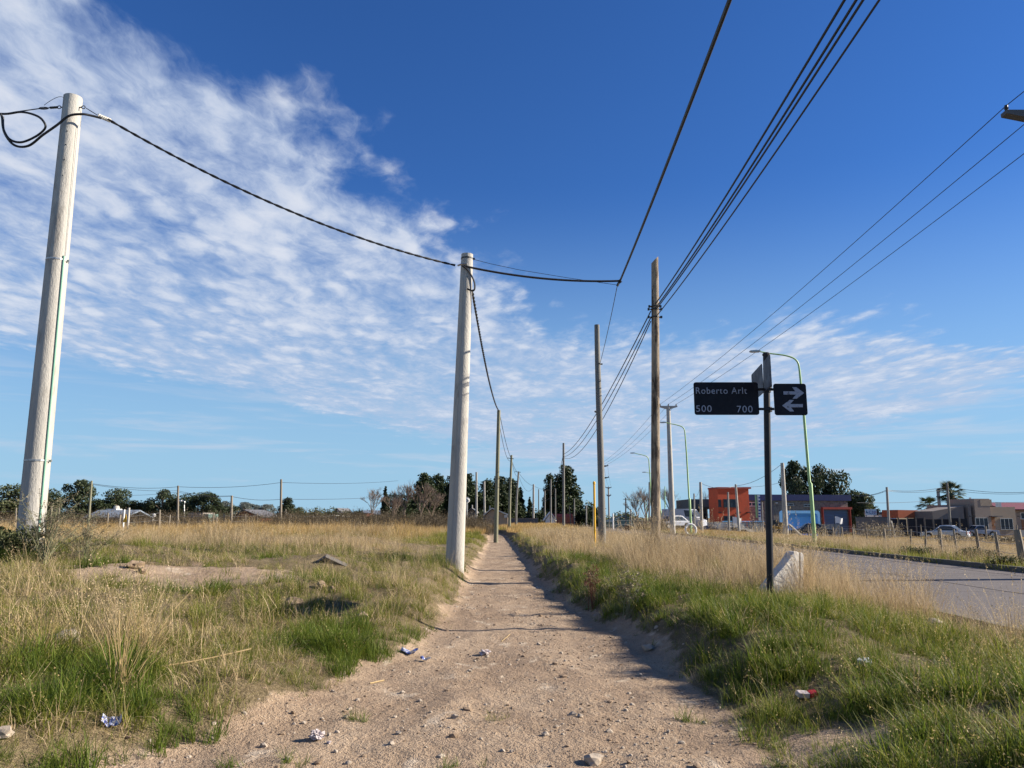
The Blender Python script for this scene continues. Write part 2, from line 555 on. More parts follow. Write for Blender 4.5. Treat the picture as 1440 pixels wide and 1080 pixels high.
def terrain():
    xs = [0.0]; st = .075
    a = np.arange(-6.2, 7.0, .075)
    lft = [-6.2]; s = .08
    while lft[-1] > -2500: s *= 1.10; lft.append(lft[-1] - s)
    rgt = [7.0 - .075]; s = .08
    while rgt[-1] < 2500: s *= 1.09; rgt.append(rgt[-1] + s)
    X = np.array(lft[:0:-1] + list(a) + rgt[1:])
    ys = list(np.arange(-14, 2.4, .4)); y = 2.4
    while y < 3000: ys.append(y); y += max(.05, .0115 * y)
    Y = np.array(ys)
    GX, GY = np.meshgrid(X, Y)
    Z = hgt(GX, GY)
    d = path_d(GX, GY)
    trod = 1 - sstep(d, -.12, .16)
    trod = trod * (1 - sstep(GY, 85, 95))
    bare = bare_f(GX, GY)
    nx = len(X); ny = len(Y)
    V = np.stack([GX, GY, Z], -1).reshape(-1, 3)
    I = np.arange(nx * ny).reshape(ny, nx)
    F = np.stack([I[:-1, :-1], I[:-1, 1:], I[1:, 1:], I[1:, :-1]], -1).reshape(-1, 4)
    tf = trod.ravel()
    isp = tf[F].mean(1) > .5
    for nm, sel in (('ground', ~isp), ('dirt_path', isp)):
        f = F[sel]
        used = np.unique(f); mp = np.full(len(V), -1); mp[used] = np.arange(len(used))
        me = np_mesh(nm, V[used], mp[f], M['earth'], {'trod': tf[used], 'bare': bare.ravel()[used]}, True)
        tag(link(nm, me), kind='structure')


terrain()

# ------------------------------------------------------------------ road of cast concrete slabs with tarred joints
M['road'] = mat('worn_road_concrete', (.112, .097, .092), .85, .2, 2.2, .4, 60, dirt=(.075, .066, .063), dscale=.7)
M['tar'] = mat('joint_tar', (.03, .028, .028), .8, .2, 5)
M['kerb'] = mat('kerb_concrete', (.10, .093, .082), .9, .15, 4, .3, 30, dirt=(.09, .085, .07))


def make_road():
    mb = MB()
    S = .0125
    def q(x0, x1, y0, y1, z): return [(x0 + S * y0, y0, z), (x1 + S * y0, y0, z), (x1 + S * y1, y1, z), (x0 + S * y1, y1, z)]
    mb.add(q(ROAD_A, ROAD_B, -14, 260, -.012), [(0, 1, 2, 3)])
    base = mb.build('road', M['tar']); tag(base, kind='structure')
    lanes = [(ROAD_A + .02, 8.62), (8.66, 11.2), (11.24, ROAD_B - .02)]
    ys = list(np.arange(-13.5, 62, 4.6))
    for (x0, x1) in lanes:
        for i, y0 in enumerate(ys):
            y1 = ys[i + 1] - .04 if i + 1 < len(ys) else 258
            m = MB(); dz = random.uniform(-.003, .003)
            t = q(x0, x1, y0, y1, .004 + dz); bt = q(x0, x1, y0, y1, -.03)
            m.add(bt + t, [(4, 5, 6, 7), (0, 1, 5, 4), (1, 2, 6, 5), (2, 3, 7, 6), (3, 0, 4, 7)])
            m.build('road_slab', M['road'], base)
    for nm, x0, x1 in (('kerb', ROAD_B + .01, ROAD_B + .16), ('kerb', ROAD_A - .16, ROAD_A - .01)):
        m = MB()
        m.add(q(x0, x1, -14, 260, -.1) + q(x0 + .015, x1 - .015, -14, 260, .125 if x0 > 8 else .07), [(4, 5, 6, 7), (0, 1, 5, 4), (1, 2, 6, 5), (2, 3, 7, 6), (3, 0, 4, 7)])
        tag(m.build(nm, M['kerb']), kind='structure')


make_road()

# ================================================================== GRASS
M['grass_green'] = leaf_mat('green_grass', (.038, .075, .008), (.15, .20, .025), dry=(.34, .29, .09), trans=.4, nscale=.8, drycut=(.72, 1.05))
M['grass_mixed'] = leaf_mat('yellowing_grass', (.085, .120, .012), (.27, .265, .045), dry=(.50, .38, .18), trans=.4, nscale=.8, drycut=(.55, .95))
M['grass_dry'] = leaf_mat('straw_grass', (.24, .165, .08), (.68, .53, .32), dry=None, trans=.3, nscale=.5)
M['grass_gold'] = leaf_mat('golden_grass', (.28, .175, .06), (.58, .40, .16), dry=None, trans=.3, nscale=.25)
M['brush'] = leaf_mat('dead_brown_brush', (.055, .042, .026), (.15, .115, .07), dry=None, trans=.15, nscale=.2)


def blades(n, rad, hmin, hmax, w, lean, seg=3, curl=.5, heads=0.0, rg=None, headsize=.016, clump=1.0):
    """one tuft: n tapered bent blades; a share of them carry a seed head. Returns verts, quads, tint, dryness"""
    rg = rg or rng
    V = []; F = []; T = []; D = []
    for i in range(n):
        a = rg.uniform(0, 2 * math.pi); r = rad * math.sqrt(rg.random()) ** clump
        x0, y0 = r * math.cos(a), r * math.sin(a)
        az = a + rg.normal(0, 1.0)
        h = rg.uniform(hmin, hmax)
        ln = abs(rg.normal(lean, lean * .45))
        tint = rg.random(); dr = rg.random() ** 1.6
        ww = w * rg.uniform(.6, 1.3)
        px, py = -math.sin(az + rg.normal(0, .7)), math.cos(az)
        nl = math.hypot(px, py) or 1; px /= nl; py /= nl
        o = len(V)
        head = rg.random() < heads
        pts = []
        th = ln * .55; x = y = z = 0
        step = h / seg
        for k in range(seg + 1):
            pts.append((x0 + x * math.cos(az), y0 + x * math.sin(az), z))
            x += math.sin(th) * step; z += math.cos(th) * step
            th += ln * curl
        for k, p in enumerate(pts):
            f = k / seg
            wk = ww * ((1 - f) ** .7 * .9 + .1) if not head else ww * .45
            V.append((p[0] - px * wk / 2, p[1] - py * wk / 2, p[2])); V.append((p[0] + px * wk / 2, p[1] + py * wk / 2, p[2]))
            T += [tint] * 2; D += [dr * (.55 + .45 * f)] * 2
        for k in range(seg): F.append((o + 2 * k, o + 2 * k + 1, o + 2 * k + 3, o + 2 * k + 2))
        if head:
            e = Vector(pts[-1]); dd = (Vector(pts[-1]) - Vector(pts[-2])).normalized()
            for j in range(5):
                o = len(V)
                c = e + dd * (j * headsize * 1.4 - headsize * 2) + Vector(rg.normal(0, headsize * .35, 3))
                sd = Vector(rg.normal(0, 1, 3)).normalized() * headsize * .42
                up = (dd + Vector(rg.normal(0, .35, 3))).normalized() * headsize * 1.3
                V += [tuple(c - sd), tuple(c + up * .4 - sd * .1 + sd), tuple(c + up), tuple(c + sd)]
                F.append((o, o + 3, o + 2, o + 1)); T += [min(1, tint + .25)] * 4; D += [1.0] * 4
    return V, F, T, D


def tuft_meshes(name, m, count, **kw):
    r = []
    for i in range(count):
        V, F, T, D = blades(**kw)
        r.append(np_mesh(name, V, F, m, {'tint': T, 'dryness': D}))
    return r


def scatter(name, P, yaw, tilt, tiltaz, scale, variants, label=None, cat=None, zs=None):
    """one object that carries many copies of a few tufts (geometry nodes)"""
    n = len(P)
    idx = rng.integers(0, len(variants), n)
    me = bpy.data.meshes.new(name)
    me.vertices.add(n); me.vertices.foreach_set('co', np.asarray(P, np.float32).ravel())
    rot = np.zeros((n, 3), np.float32)
    rot[:, 0] = tilt * np.cos(tiltaz); rot[:, 1] = tilt * np.sin(tiltaz); rot[:, 2] = yaw
    sc = np.stack([scale, scale, scale * (1 if zs is None else zs)], -1).astype(np.float32)
    for nm, typ, val in (('rot', 'FLOAT_VECTOR', rot), ('scl', 'FLOAT_VECTOR', sc)):
        a = me.attributes.new(nm, typ, 'POINT'); a.data.foreach_set('vector', val.ravel())
    a = me.attributes.new('pick', 'INT', 'POINT'); a.data.foreach_set('value', idx.astype(np.int32))
    me.update()
    o = link(name, me)
    g = bpy.data.node_groups.new(name, 'GeometryNodeTree')
    g.interface.new_socket('Geometry', in_out='INPUT', socket_type='NodeSocketGeometry')
    g.interface.new_socket('Geometry', in_out='OUTPUT', socket_type='NodeSocketGeometry')
    N = g.nodes; L = g.links
    gi = N.new('NodeGroupInput'); go = N.new('NodeGroupOutput')
    jn = N.new('GeometryNodeJoinGeometry')
    def attr(nm, dt):
        k = N.new('GeometryNodeInputNamedAttribute'); k.data_type = dt; k.inputs[0].default_value = nm
        return [s for s in k.outputs if s.enabled and s.name == 'Attribute'][0]
    ra = attr('rot', 'FLOAT_VECTOR'); sa = attr('scl', 'FLOAT_VECTOR'); pa = attr('pick', 'INT')
    e2r = N.new('FunctionNodeEulerToRotation'); L.new(ra, e2r.inputs[0])
    for i, vm in enumerate(variants):
        so_ = bpy.data.objects.new(name + '_tuft', vm)
        oi = N.new('GeometryNodeObjectInfo'); oi.inputs['Object'].default_value = so_
        cmp_ = N.new('FunctionNodeCompare'); cmp_.data_type = 'INT'; cmp_.operation = 'EQUAL'
        L.new(pa, [s for s in cmp_.inputs if s.enabled][0]); [s for s in cmp_.inputs if s.enabled][1].default_value = i
        ip = N.new('GeometryNodeInstanceOnPoints')
        L.new(gi.outputs[0], ip.inputs['Points']); L.new(cmp_.outputs[0], ip.inputs['Selection'])
        L.new(oi.outputs['Geometry'], ip.inputs['Instance'])
        L.new(e2r.outputs[0], ip.inputs['Rotation']); L.new(sa, ip.inputs['Scale'])
        L.new(ip.outputs[0], jn.inputs[0])
    L.new(jn.outputs[0], go.inputs[0])
    md = o.modifiers.new('scatter', 'NODES'); md.node_group = g
    tag(o, label, cat, kind='stuff')
    return o


def frustum_pts(y0, y1, dens, margin=1.18, power=1.0):
    """uniform random ground points inside a widened view wedge"""
    hw = lambda y: (.70 * y) * margin + 1.2
    area = (hw(y0) + hw(y1)) * (y1 - y0)
    n = int(area * dens)
    y = y0 + (y1 - y0) * rng.random(n * 2)
    keep = rng.random(n * 2) < hw(y) / hw(y1)
    y = y[keep]
    x = (rng.random(len(y)) * 2 - 1) * hw(y)
    return x, y


def blobs(X, Y, lst):
    r = np.zeros(len(X))
    for bx, by, ra, rb in lst:
        d = np.hypot((X - bx) / ra, (Y - by) / rb) + (fbm(X * 2.2, Y * 2.2, 3) - .5) * .9
        r = np.maximum(r, 1 - sstep(d, .65, 1.05))
    return r


def gp(px, py, ra, rb, z=.22):
    p = ground_at(px, py, z); return (p[0], p[1], ra, rb)


LUSH = [gp(360, 1000, .75, .45), gp(270, 1030, .8, .4), gp(90, 1055, .6, .3), gp(10, 1000, .35, .3), gp(40, 1078, .4, .25), gp(520, 905, .55, .7), gp(590, 880, .35, .9), gp(570, 930, .3, .45), gp(480, 885, .5, .5),
        gp(395, 840, .8, .5), gp(430, 900, .4, .35), gp(260, 850, .6, .5), gp(640, 797, .55, .9), gp(560, 800, 1.0, .8), gp(620, 770, .9, 2.5), gp(370, 815, .7, .5),
        gp(10, 830, .6, 1.0), gp(150, 835, .5, .5), gp(120, 960, .5, .3), gp(200, 985, .5, .3)]
STRAW = [gp(165, 930, .45, .25), gp(185, 910, .4, .25), gp(80, 980, .25, .15), gp(560, 835, .35, .5), gp(370, 770, 1.6, 2.2), gp(300, 755, 3, 3), gp(40, 870, .5, .35), gp(140, 865, .4, .3), gp(90, 805, 1.2, .9), gp(420, 750, 3, 4)]


def tussocks(X, Y, cell, seed):
    """distance to, and direction from, the nearest of a jittered set of tussock centres, with that tussock's own random number"""
    cx = np.floor(X / cell).astype(int); cy = np.floor(Y / cell).astype(int)
    bd = np.full(len(X), 9.0); ang = np.zeros(len(X)); rid = np.zeros(len(X))
    for i in (-1, 0, 1):
        for j in (-1, 0, 1):
            ix = cx + i; iy = cy + j
            jx = _lat[(ix + seed) % 256, (iy * 3 + seed) % 256]; jy = _lat[(ix * 5 + 7 + seed) % 256, (iy + 11) % 256]
            ddx = X - (ix + jx) * cell; ddy = Y - (iy + jy) * cell
            d = np.hypot(ddx, ddy) / cell
            m = d < bd
            bd = np.where(m, d, bd); ang = np.where(m, np.arctan2(ddy, ddx), ang)
            rid = np.where(m, _lat[(ix * 7 + 3) % 256, (iy * 13 + seed) % 256], rid)
    return bd, ang, rid


def lay_grass():
    cats = {k: [] for k in ('green', 'mixed', 'mat', 'tall', 'gmid', 'gold', 'dmid', 'fard', 'fargr')}
    # ---- near zone: columns are x, y, z, scale, tilt, tilt direction
    for (y0, y1, dens) in ((2.6, 7.5, 390), (7.5, 12, 240), (12, 19, 115)):
        X, Y = frustum_pts(y0, y1, dens)
        d = path_d(X, Y)
        L, Rr = path_edges(Y)
        r = rx(X, Y)
        right = X > (L + Rr) / 2
        ok = (d > -.12) & ~((r > ROAD_A - .18) & (r < ROAD_B + .2))
        edge = sstep(d, -.10, .26)
        over = r > ROAD_B
        bare = bare_f(X, Y)
        hollow = np.hypot((X + 3.7) / .75, (Y - 13.75) / .75) < 1
        big = fbm(X * .7 + 9, Y * .7, 3); sm = fbm(X * 2.3, Y * 2.3 + 4, 3)
        lush = blobs(X, Y, LUSH); straw = blobs(X, Y, STRAW)
        edge = np.maximum(edge, lush * .95 * (d > -.06))
        td, ta, tr = tussocks(X, Y, .42, 5)
        core = 1 - sstep(td, .15, .62)                # 1 in the heart of a tussock
        xr = X - Rr
        ng = sstep(Y, 8.0, 10.6)                      # how soon the right bank turns to straw
        gr = 1 - sstep(xr + (big - .5) * 1.8 + (tr - .5) * .5, 1.0 * ng + 2.3 * (1 - ng), 2.0 * ng + 4.8 * (1 - ng))
        gl = np.clip(lush * 1.05 + sstep(tr, .50, .74) * .62 * (1 - .8 * straw) + sstep(big, .55, .7) * .2 * (1 - straw), 0, 1)
        g = np.where(right, gr * (.58 + .36 * sstep(tr, .15, .5)), gl)
        g = np.where(over, .42, g)
        p = rng.random(len(X))
        dl = np.where(right, .30 + .70 * np.maximum(core, .35 * sstep(sm, .35, .55)), .28 + .22 * (1 - sstep(Y, 7, 9)) + .60 * core + .45 * lush * core + .12 * lush)
        ok &= rng.random(len(X)) < (.12 + .88 * edge) * (1 - bare * .97) * np.where(hollow, .12, 1) * np.clip(dl, 0, 1) 
        z = hgt(X, Y)
        q = rng.random(len(X))
        sel_g = ok & (p < g)
        greens = sel_g & (q < np.where(right, .62 - .42 * sstep(xr + (tr - .5), .9, 2.6), .50 + .36 * lush))
        nd = ok & ~sel_g
        # tall stalks: behind and around the sign on the right, some clumps on the left
        tallr = sstep(xr + (tr - .5) * .8, 1.0, 1.9) * (.66 * sstep(Y, 9.4, 10.8) + .07 + .16 * sstep(xr, 1.6, 2.6))
        tallr = np.where((r > 3.9) & (Y > 7.2) & (Y < 14), np.maximum(tallr, .55 * sstep(r, 3.9, 4.8)), tallr)
        tallr = np.where(over, .12, tallr * (.30 + .70 * sstep(fbm(X * 1.6 + 3, Y * 1.6 + 8, 3), .36, .56)))
        pt = np.where(right, tallr, .03 + .36 * straw * sstep(tr, .2, .5) + .16 * sstep(Y, 12, 15.5))
        tall = nd & (q < pt)
        rest = nd & (q >= pt)
        mixd = rest & (rng.random(len(X)) < np.where(right, .52, .62))
        mats = rest & ~mixd
        mixes = sel_g & ~greens
        hbase = (.55 + .45 * core) * (.72 + .5 * big) * (.75 + .5 * tr)
        # outer blades of a tussock lean outwards; a light wind from one side
        tilt = np.abs(rng.normal(.14, .14, len(X))) + .55 * sstep(td, .1, .6) * rng.random(len(X))
        taz = ta + rng.normal(0, .6, len(X))
        for k, s in (('green', greens), ('mixed', mixes | mixd), ('mat', mats), ('tall', tall)):
            hs = hbase.copy()
            if k == 'green': hs = hs * np.where(right, .84, .54 + .34 * lush)
            elif k == 'mixed': hs = hs * np.where(right, .92, .85)
            elif k == 'mat': hs = hs * 1.0
            else: hs = hs * np.where(right, .66 + .40 * sstep(Y, 9.0, 11.0), .58 + .14 * straw)
            hs = hs * np.where(over, 1.25, 1.0) * np.where(right & ~over, .9, 1.0)
            if k == 'tall': hs = hs * (.72 + .5 * sstep(fbm(X * 1.1 + 23, Y * 1.1, 3), .35, .65))
            hs = hs * (.5 + .5 * edge)
            cats[k].append(np.stack([X, Y, z - .012, hs, tilt, taz], -1)[s])
    # sprigs on the bare path
    for (px, py) in ((500, 998), (505, 1000), (965, 1003), (985, 1001), (1040, 1003), (1062, 1000), (1090, 1042), (1122, 1030), (1152, 1055), (1165, 1068), (1098, 1070), (1190, 1062), (405, 1063), (330, 1068), (700, 1000), (640, 1062)):
        k = 9; c = ground_at(px, py, .05)
        X = c[0] + rng.normal(0, .05, k); Y = c[1] + rng.normal(0, .035, k)
        cats['green' if rng.random() < .6 else 'mixed'].append(np.stack([X, Y, hgt(X, Y) - .01, rng.uniform(.22, .42, k), rng.uniform(.2, .9, k), rng.uniform(0, 6.28, k)], -1))
    # ---- middle
    X, Y = frustum_pts(19, 46, 15)
    d = path_d(X, Y); L, Rr = path_edges(Y); r = rx(X, Y)
    ok = (d > .08) & ~((r > ROAD_A - .35) & (r < ROAD_B + .25))
    right = X > (L + Rr) / 2
    big = fbm(X * .35 + 9, Y * .35, 3)
    td, ta, tr = tussocks(X, Y, 1.3, 9)
    core = 1 - sstep(td, .1, .65)
    xr = X - Rr; xl = L - X
    edge = np.clip(np.where(right, xr, xl), 0, None)
    over = r > ROAD_B
    g = np.where(right, np.maximum((1 - sstep(edge + (big - .5), .4, 1.5)) * .9, .55 * sstep(fbm(X * .9, Y * .6 + 5, 3), .54, .66)), (1 - sstep(edge + (big - .5) * 3, .8, 4.2)) * .8 + sstep(big, .42, .56) * .6)
    g = np.where(over, np.where(r < 14.2, .66, .20), g)
    sel = rng.random(len(X)) < g
    ok &= rng.random(len(X)) < .35 + .65 * core
    z = hgt(X, Y)
    hs = (.45 + .45 * big + .35 * core) * (.7 + .6 * tr) * np.where(over, np.where(r < 14.0, .85, .42), np.where(right, .64, .36 + .42 * sstep(big, .35, .65))) * (.55 + .45 * sstep(edge, 0, .8))
    A = np.stack([X, Y, z - .02, hs, np.abs(rng.normal(.12, .14, len(X))), ta], -1)
    cats['gmid'].append(A[ok & sel])
    u_ = rng.random(len(X)) < np.where(over, .10, np.where(right, .12, .12 + .60 * sstep(Y + (big - .5) * 20, 24, 36)))
    cats['gold'].append(A[ok & ~sel & u_]); cats['dmid'].append(A[ok & ~sel & ~u_])
    # weeds that hang over the far kerb and the near road edge
    k = 1500; Y = 12 + 60 * rng.random(k) ** 1.4; rr_ = ROAD_B + .02 + np.abs(rng.normal(0, .42, k)); X = rr_ + .0125 * Y
    wn = fbm(Y * .5, rr_ * .5 + 3, 3)
    A = np.stack([X, Y, hgt(X, Y) - .02, (.45 + 1.1 * wn) * .75, np.abs(rng.normal(.2, .2, k)), rng.uniform(2.2, 4.2, k)], -1)
    cats['gmid'].append(A[wn > .34])
    # ---- far
    X, Y = frustum_pts(46, 125, 1.5, 1.1)
    d = path_d(X, Y); L, Rr = path_edges(Y); r = rx(X, Y)
    ok = (d > .5) & ~((r > ROAD_A - 1) & (r < ROAD_B + 1))
    big = fbm(X * .12 + 9, Y * .12, 3)
    z = hgt(X, Y)
    A = np.stack([X, Y, z - .03, (.7 + .6 * big) * np.where(r > ROAD_B, .30, .50), np.abs(rng.normal(0, .12, len(X))), rng.uniform(0, 6.28, len(X))], -1)
    sg = rng.random(len(X)) < .16 + sstep(big, .5, .7) * .25
    cats['fargr'].append(A[ok & sg]); cats['fard'].append(A[ok & ~sg])
    C = {k: np.concatenate(v) for k, v in cats.items() if v}

    def sc(name, key, variants, zs=None):
        A = C[key]; n = len(A)
        # tilt towards the given direction: rotate about the horizontal axis across it
        scatter(name, A[:, :3], rng.uniform(0, 6.28, n), A[:, 4], A[:, 5] + math.pi / 2, A[:, 3] * rng.uniform(.75, 1.3, n), variants)
    sc('green_grass', 'green', tuft_meshes('green_tuft', M['grass_green'], 6, n=15, rad=.05, hmin=.10, hmax=.31, w=.0066, lean=.55, curl=.55))
    sc('yellowing_grass', 'mixed', tuft_meshes('mixed_tuft', M['grass_mixed'], 6, n=11, rad=.06, hmin=.09, hmax=.30, w=.0056, lean=.65, curl=.5, heads=.08))
    sc('matted_straw', 'mat', tuft_meshes('mat_tuft', M['grass_dry'], 7, n=12, rad=.11, hmin=.10, hmax=.30, w=.005, lean=1.15, curl=.32))
    sc('tall_dry_grass', 'tall', tuft_meshes('tall_tuft', M['grass_dry'], 7, n=8, rad=.06, hmin=.34, hmax=.78, w=.0046, lean=.32, curl=.45, heads=.65, headsize=.019))
    sc('verge_grass', 'gmid', tuft_meshes('verge_tuft', M['grass_mixed'], 4, n=26, rad=.26, hmin=.12, hmax=.36, w=.012, lean=.5, curl=.5))
    sc('golden_grass', 'gold', tuft_meshes('gold_tuft', M['grass_gold'], 5, n=28, rad=.30, hmin=.22, hmax=.68, w=.009, lean=.3, curl=.45, heads=.5, headsize=.03))
    sc('straw_coloured_grass', 'dmid', tuft_meshes('straw_tuft', M['grass_dry'], 5, n=28, rad=.28, hmin=.24, hmax=.72, w=.009, lean=.3, curl=.45, heads=.55, headsize=.03))
    sc('distant_golden_grass', 'fard', tuft_meshes('field_tuft', M['grass_gold'], 4, n=70, rad=.9, hmin=.25, hmax=.75, w=.035, lean=.3, curl=.4, seg=2))
    sc('distant_green_grass', 'fargr', tuft_meshes('field_green_tuft', M['grass_mixed'], 4, n=60, rad=.9, hmin=.2, hmax=.6, w=.035, lean=.35, curl=.4, seg=2))
    print('grass', {k: len(v) for k, v in C.items()})


lay_grass()


def far_brush():
    """dead brown weeds along the far edge of the open field, too many to count"""
    P = []
    for k in range(1500):
        if k % 3:
            px = random.uniform(-60, 690); Y = random.uniform(52, 72)
        else:
            px = random.uniform(850, 935); Y = random.uniform(60, 90)
        X = gx(px, Y)
        den = fbm(np.array([X * .12]), np.array([Y * .12 + 3]), 3)[0]
        if random.random() > .25 + 1.2 * max(0, den - .3) + (.5 if 380 < px < 690 else 0): continue
        if rx(X, Y) > ROAD_A - 1.5 and rx(X, Y) < ROAD_B + 1: continue
        P.append((X, Y, gz(X, Y) - .03))
    P = np.array(P); n = len(P)
    v = tuft_meshes('brush_tuft', M['brush'], 5, n=60, rad=.5, hmin=.35, hmax=1.15, w=.022, lean=.3, curl=.35, heads=.5, headsize=.09, seg=2)
    scatter('dead_weeds', P, rng.uniform(0, 6.28, n), np.abs(rng.normal(0, .12, n)), rng.uniform(0, 6.28, n), rng.uniform(.5, 1.05, n), v)


far_brush()


def rock_mesh(name, m, seed, sub=1, sq=(1, 1, .7), rough=.28):
    import bmesh
    b = bmesh.new(); bmesh.ops.create_icosphere(b, subdivisions=sub, radius=1)
    rg = np.random.default_rng(seed)
    off = rg.random(3) * 50
    for v_ in b.verts:
        c = v_.co
        k = 1 + rough * (2 * float(vnoise(c.x * 1.6 + off[0] + c.z * 1.3, c.y * 1.6 + off[1] - c.z)) - 1) + rough * .4 * rg.normal()
        v_.co = Vector((c.x * sq[0], c.y * sq[1], c.z * sq[2])) * k
    me = bpy.data.meshes.new(name); b.to_mesh(me); b.free(); me.materials.append(m)
    return me


M['stone'] = mat('pale_stone', (.36, .30, .235), .9, .2, 8, .3, 40, dirt=(.26, .2, .14))
M['clod'] = mat('earth_clod', (.25, .18, .12), .95, .2, 8, .4, 40)


def gravel():
    P = []; S = []
    n = 26000
    X, Y = frustum_pts(3.0, 17, 150, 1.0)
    d = path_d(X, Y)
    pat = fbm(X * 1.3 + 40, Y * 1.3, 3)
    ok = (d < .12) & (rng.random(len(X)) < .13 + .6 * sstep(pat, .42, .62))
    X = X[ok]; Y = Y[ok]
    s = .0038 * np.exp(rng.normal(0, .55, len(X))) + .0012
    s = np.clip(s, .002, .022)
    z = hgt(X, Y) + s * .15
    n = len(X)
    vs = [rock_mesh('pebble', M['stone'], 1), rock_mesh('pebble', M['stone'], 2), rock_mesh('pebble', M['clod'], 3), rock_mesh('pebble', M['clod'], 4)]
    scatter('gravel', np.stack([X, Y, z], -1), rng.uniform(0, 6.28, n), rng.uniform(0, .5, n), rng.uniform(0, 6.28, n), s * 1.6, vs)
    print('gravel', n)


gravel()

# ================================================================== POLES, CABLES, LAMPS, SIGN
def shaft(name, m, h, lean, r0, r1, n=16, wob=0.0, segs=10, parent=None, cut=0.0, crook=0.0):
    """tapered pole standing at the local origin, its top shifted by lean (x, y)"""
    mb = MB(); pts = []; rs = []
    ph = random.uniform(0, 6)
    for i in range(segs + 1):
        f = i / segs
        pts.append((lean[0] * f + wob * math.sin(f * 5 + ph) + crook * math.sin(f * 3.1), lean[1] * f + wob * math.cos(f * 4 + ph), -.25 + (h + .25) * f))
        rs.append(r0 + (r1 - r0) * f)
    mb.tube(pts, rs, n)
    if cut:
        # slanted saw cut at the head
        k = len(mb.v) - n
        for j in range(k, k + n):
            x, y, z = mb.v[j]
            mb.v[j] = (x, y, z + (x - lean[0]) / r1 * cut)
    return mb.build(name, m, parent, smooth=True)


def pole_at(name, label, cat, bx, by, tx, ty, Y, r0, r1, m, group=None, n=14, wob=.0, cut=0.0, part='shaft', z=None):
    X = gx(bx, Y, by)
    zg = gz(X, Y) if z is None else z
    top = at(tx, ty, Y)
    t = thing(name, label, cat, (X, Y, zg), 0, group)
    shaft(part, m, top.z - zg, (top.x - X, 0), r0, r1, n, wob, parent=t, cut=cut)
    t['_h'] = top.z - zg; t['_lx'] = top.x - X; t['_r'] = (r0 + r1) / 2
    return t


def on_pole(t, z):
    """local axis position on a pole at world height z"""
    f = (z - t.location.z) / t['_h']
    return Vector((t['_lx'] * f, 0, z - t.location.z))


def band(t, z, r, m, name='clamp_band', hh=.05):
    p = on_pole(t, z)
    mb = MB(); mb.lathe([(r, -hh / 2), (r + .006, -hh / 2 + .004), (r + .006, hh / 2 - .004), (r, hh / 2)], 16, tuple(p))
    mb.box((p.x + r + .02, p.y, p.z), (.05, .03, hh))
    return mb.build(name, m, t)


def catenary(a, b, sag, n=24):
    a = Vector(a); b = Vector(b)
    return [a.lerp(b, i / n) - Vector((0, 0, sag * 4 * (i / n) * (1 - i / n))) for i in range(n + 1)]


def resample(pts, step):
    out = [Vector(pts[0])]
    for p, q in zip(pts[:-1], pts[1:]):
        p = Vector(p); q = Vector(q); k = max(1, int((q - p).length / step))
        out += [p.lerp(q, j / k) for j in range(1, k + 1)]
    return out


def smooth_path(pts, n=8):
    pts = [Vector(p) for p in pts]; out = []
    for i in range(len(pts) - 1):
        p0 = pts[max(i - 1, 0)]; p1 = pts[i]; p2 = pts[i + 1]; p3 = pts[min(i + 2, len(pts) - 1)]
        for k in range(n):
            t = k / n
            out.append(.5 * ((2 * p1) + (p2 - p0) * t + (2 * p0 - 5 * p1 + 4 * p2 - p3) * t * t + (3 * p1 - p0 - 3 * p2 + p3) * t ** 3))
    out.append(pts[-1])
    return out


def cable(label, pts, r, twist=0, pitch=.45, group='overhead cables', m=None, name='overhead_cable', n=6, cat='cable'):
    mb = MB()
    if not twist:
        mb.tube(pts, r, n)
    else:
        pp = resample(pts, pitch / 6)
        d = 0
        cs = [[] for _ in range(twist)]
        for i, p in enumerate(pp):
            if i: d += (p - pp[i - 1]).length
            tg = (pp[min(i + 1, len(pp) - 1)] - pp[max(0, i - 1)]).normalized()
            a = tg.cross(Vector((0, 0, 1))).normalized(); b = a.cross(tg)
            for k in range(twist):
                th = 2 * math.pi * (d / pitch + k / twist)
                cs[k].append(p + (a * math.cos(th) + b * math.sin(th)) * r * .72)
        for c in cs: mb.tube(c, r, 5)
    return tag(mb.build(name, m or M['cable'], smooth=True), label, cat, group)


# --- the two pale concrete poles
YA, YB = 13.5, 17.0
pa = pole_at('concrete_pole', 'tall pale concrete pole with a green conduit up its side, rising from the weeds', 'utility pole', 43, 748, 103, 137, YA, .212, .158, M['concrete_pole'], 'pale concrete poles beside the path', n=28)
top_a = at(103, 137, YA)
MB().tube([on_pole(pa, z) + Vector((  .125 + .05 * (1 - (z - pa.location.z) / pa['_h']) + .022, -.085, 0)) for z in np.linspace(pa.location.z - .1, at(85, 362, YA).z, 9)], .017, 8).build('conduit', M['green_pipe'], pa, smooth=True)
MB().tube([on_pole(pa, z) + Vector((.18, -.06, 0)) for z in (at(85, 362, YA).z, at(95, 250, YA).z, top_a.z - .6)], .004, 5).build('earth_wire', M['galv'], pa)
for py in (367, 648):
    band(pa, at(80, py, YA).z, (.182 if py < 400 else .206), M['galv'], 'clamp_band', .035)
for py in (190, 209, 230, 252):
    p = on_pole(pa, at(100, py, YA).z); MB().lathe([(.012, -.005), (.012, .012)], 8, (p.x + .045, p.y - .158, p.z), 'y').build('bolt_hole', M['dark_metal'], pa)
